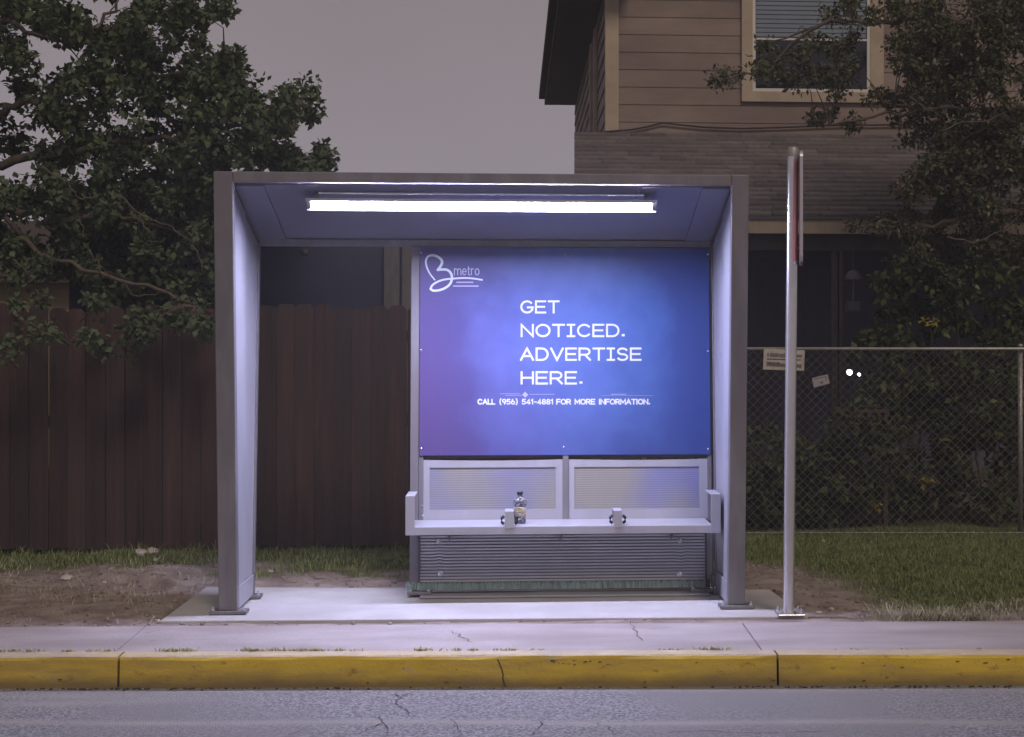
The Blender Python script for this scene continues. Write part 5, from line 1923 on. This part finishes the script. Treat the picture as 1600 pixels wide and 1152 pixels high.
# ------------------------------------------------------------------ grass and small things on the ground
def blades(x, y, h, w, lean=0.5):
    N = len(x)
    z = ground_z(x, y)
    a = rng.random(N) * 6.283
    dx, dy = np.cos(a), np.sin(a)
    l = h * lean * (0.3 + rng.random(N))
    b = rng.random(N) * 6.283
    lx, ly = np.cos(b) * l, np.sin(b) * l
    p0 = np.stack([x - dx * w, y - dy * w, z - 0.004], -1)
    p1 = np.stack([x + dx * w, y + dy * w, z - 0.004], -1)
    m1 = np.stack([x + dx * w * 0.6 + lx * 0.35, y + dy * w * 0.6 + ly * 0.35, z + h * 0.6], -1)
    m0 = np.stack([x - dx * w * 0.6 + lx * 0.35, y - dy * w * 0.6 + ly * 0.35, z + h * 0.6], -1)
    t1 = np.stack([x + dx * w * 0.1 + lx, y + dy * w * 0.1 + ly, z + h * (1 - 0.25 * lean)], -1)
    t0 = np.stack([x - dx * w * 0.1 + lx, y - dy * w * 0.1 + ly, z + h * (1 - 0.25 * lean)], -1)
    v = np.stack([p0, p1, m1, m0, t1, t0], 1).reshape(-1, 3)
    base = (np.arange(N) * 6)[:, None]
    f = np.concatenate([base + np.array([[0, 1, 2, 3]]), base + np.array([[3, 2, 4, 5]])], 0)
    return v, f

def outside(x, y):
    return (~in_pad(x, y, 0.03)) & (y > walk_back(x) + 0.03) & (y < 14.2)

N = 240000
x = rng.uniform(-4.6, 4.9, N); y = rng.uniform(9.2, 13.9, N)
g_ = sgrass(x, y)
keep = outside(x, y) & (rng.random(N) < g_ * np.where(x > 1.5, 0.95, 0.42) * (0.35 + fbm(x, y, 5.0)))
x, y = x[keep], y[keep]
h = np.where(x > 1.5, 0.034, 0.036) * (0.5 + rng.random(len(x)) * 0.9) * (0.6 + 0.8 * fbm(x, y, 2.2))
tall = (y > 12.2) & (x < 1.5) & (rng.random(len(x)) < 0.15)
h = np.where(tall, h * 2.2, h)
v1, f1 = blades(x, y, h, 0.0035, 0.7)
tag(np_obj("grass", v1, f1, M['grass'], origin=(0, 11, 0)), "patchy green verge grass before the fences", "grass", kind='stuff')
# pale dry grass along the walk on the right
N = 26000
x = rng.uniform(2.0, 4.6, N); y = walk_back(x) + 0.02 + rng.random(N) ** 1.3 * 0.42
keep = outside(x, y) & (rng.random(N) < np.clip((x - 2.05) * 1.6, 0.02, 1) * np.clip(fbm(x, y, 3.5) * 2.6 - 0.7, 0.03, 1))
x, y = x[keep], y[keep]
v1, f1 = blades(x, y, 0.075 * (0.3 + rng.random(len(x))), 0.0032, 1.4)
N = 4200
x = rng.uniform(-4.4, -1.9, N); y = rng.uniform(9.45, 12.3, N)
keep = outside(x, y) & (rng.random(N) < np.clip(fbm(x, y, 3.0) * 2.4 - 0.95, 0.02, 0.7))
v2, f2 = blades(x[keep], y[keep], 0.045 * (0.4 + rng.random(keep.sum())), 0.003, 1.5)
tag(np_obj("dry_grass", np.concatenate([v1, v2]), np.concatenate([f1, f2 + len(v1)]), M['grass_dry'], origin=(3, 9.5, 0)), "straw coloured dry grass tufts at the edge of the walk", "grass", kind='stuff')
# weeds in the joint between the walk and the kerb
xs_, hs_ = [], []
for p0, p1, d, hh in ((-60, 70, 1.0, 1.0), (88, 112, .6, .7), (140, 172, .8, .9), (228, 312, 1, .9), (384, 470, 1.2, 1.1), (470, 565, .8, .8), (640, 700, .9, .9), (700, 850, .45, .6), (1090, 1150, .7, .9), (1000, 1080, .15, .5), (1300, 1600, .08, .4), (1700, 1900, .6, .8), (-300, -100, .6, .8)):
    n_ = int((p1 - p0) / 5 * d) + 1
    for _ in range(n_):
        c_ = random.uniform(p0, p1); k_ = hh * random.uniform(0.35, 1.1)
        for _ in range(random.randint(3, 12)):
            xs_.append(G(random.gauss(c_, 5), 1019)[0]); hs_.append(k_)
x = np.array(xs_); y = kerb_back(x) + rng.uniform(-0.012, 0.012, len(x))
v1, f1 = blades(x, y, 0.022 * np.array(hs_) * (0.4 + rng.random(len(x))), 0.003, 2.0)
v1[:, 2] += 0.30 * 0 
zfix = v1.reshape(-1, 6, 3)
zfix[:, :, 2] += (0.002 - zfix[:, 0:1, 2])
tag(np_obj("weeds", zfix.reshape(-1, 3), f1, M['weed'], origin=(0, 8.4, 0)), "short green weeds in the joint behind the yellow kerb", "weeds", kind='stuff')
# strip of short turf along the foot of the shelter's wall
N = 5200
x = rng.uniform(xl0 - 0.02, lx1, N); y = yw(0.05) - 0.018 + rng.normal(0, 0.006, N)
v1, f1 = blades(x, y, 0.048 * (0.4 + rng.random(N) * 0.7), 0.0025, 0.25)
zfix = v1.reshape(-1, 6, 3)
zfix[:, :, 2] += (wz(919) - zfix[:, 0:1, 2])
tag(np_obj("turf_strip", zfix.reshape(-1, 3), f1, M['turf'], origin=(0, 10.3, 0)), "thin green turf strip along the foot of the ribbed shelter panel", "turf", kind='stuff')

def rock(mb, c, r, flat=0.6):
    n, m_ = 7, 5
    vs, fs = [], []
    ph = random.random() * 6
    for i in range(m_):
        th = math.pi * i / (m_ - 1)
        for k in range(n):
            a = 2 * math.pi * k / n + ph
            q = r * (0.75 + 0.45 * random.random())
            vs.append((c[0] + q * math.sin(th) * math.cos(a), c[1] + q * math.sin(th) * math.sin(a), c[2] + q * flat * math.cos(th)))
    for i in range(m_ - 1):
        for k in range(n):
            fs.append((i * n + k, (i + 1) * n + k, (i + 1) * n + (k + 1) % n, i * n + (k + 1) % n))
    mb.add(vs, fs)
stones = [(220, 868, 0.05, "flat pale stone at the foot of the wooden fence, left of its pair"), (238, 865, 0.055, "largest pale stone at the foot of the wooden fence"), (243, 877, 0.025, "little pale stone in front of the largest fence stone"),
          (104, 897, 0.045, "flat whitish stone lying in the dirt nearest the left edge"), (163, 908, 0.018, "tiny pale stone in the dirt between grass and pad"), (422, 892, 0.024, "pale pebble on the dirt just inside the shelter's left frame"),
          (1280, 952, 0.018, "white pebble beside the stop pole on the bare dirt"), (1299, 945, 0.022, "pale pebble on the dirt, farther from the stop pole"), (1286, 843, 0.020, "white scrap stone lying in the lawn near the mesh fence"),
          (247, 966, 0.020, "yellowish stone touching the left front corner of the concrete pad")]
for px, py, r, lab in stones:
    c = G(px, py + 3)
    z = float(ground_z(np.array([c[0]]), np.array([c[1]]))[0])
    mb = MB()
    rock(mb, (c[0], c[1], z + r * 0.25), r)
    tag(build("stone", mb, M['stone'], origin=(c[0], c[1], z)), lab, "stone", "loose stones on the verge")
# loose clods and grit on the bare soil and in the gutter
mb = MB()
cnt = 0
while cnt < 900:
    xx, yy = random.uniform(-3.6, 3.0), random.uniform(9.35, 12.2)
    a = np.array([xx]); b = np.array([yy])
    if not outside(a, b)[0] or sgrass(a, b)[0] > 0.45: continue
    rr = random.uniform(0.004, 0.016) * (1 if random.random() < 0.9 else 1.8)
    rock(mb, (xx, yy, float(ground_z(a, b)[0]) + rr * 0.3), rr)
    cnt += 1
tag(build("soil_clods", mb, M['soil'], origin=(0, 11, 0)), "loose crumbs of brown soil on the bare verge", "soil", kind='stuff')
mb = MB()
for k in range(260):
    px = random.choice((random.uniform(-200, 1800), random.gauss(200, 120), random.gauss(1400, 150)))
    xx = G(px, 1073, ROADZ)[0]
    rr = random.uniform(0.003, 0.009)
    rock(mb, (xx, kerb_front(xx) - 0.03 - abs(random.gauss(0, 0.02)), ROADZ + rr * 0.3), rr)
tag(build("gutter_grit", mb, M['crack'], origin=(0, 8.2, ROADZ)), "dark grit collected in the gutter below the yellow kerb", "grit", kind='stuff')

# ------------------------------------------------------------------ thin haze volume added to imitate lens bloom round the tube
hz = bpy.data.materials.new("bloom_haze")
hz.use_nodes = True
hn = hz.node_tree.nodes
hn.remove(hn["Principled BSDF"])
pv_ = hn.new("ShaderNodeVolumePrincipled")
pv_.inputs["Color"].default_value = (0.93, 0.92, 0.95, 1)
pv_.inputs["Density"].default_value = HAZE
pv_.inputs["Anisotropy"].default_value = 0.2
hz.node_tree.links.new(pv_.outputs[0], hn["Material Output"].inputs["Volume"])
mb = MB()
mb.box(-206, 206, -64, 406, -1.3, 9.8)
tag(build("haze", mb, hz), "thin added haze imitating lens bloom round the lit tube", "haze", kind='stuff')
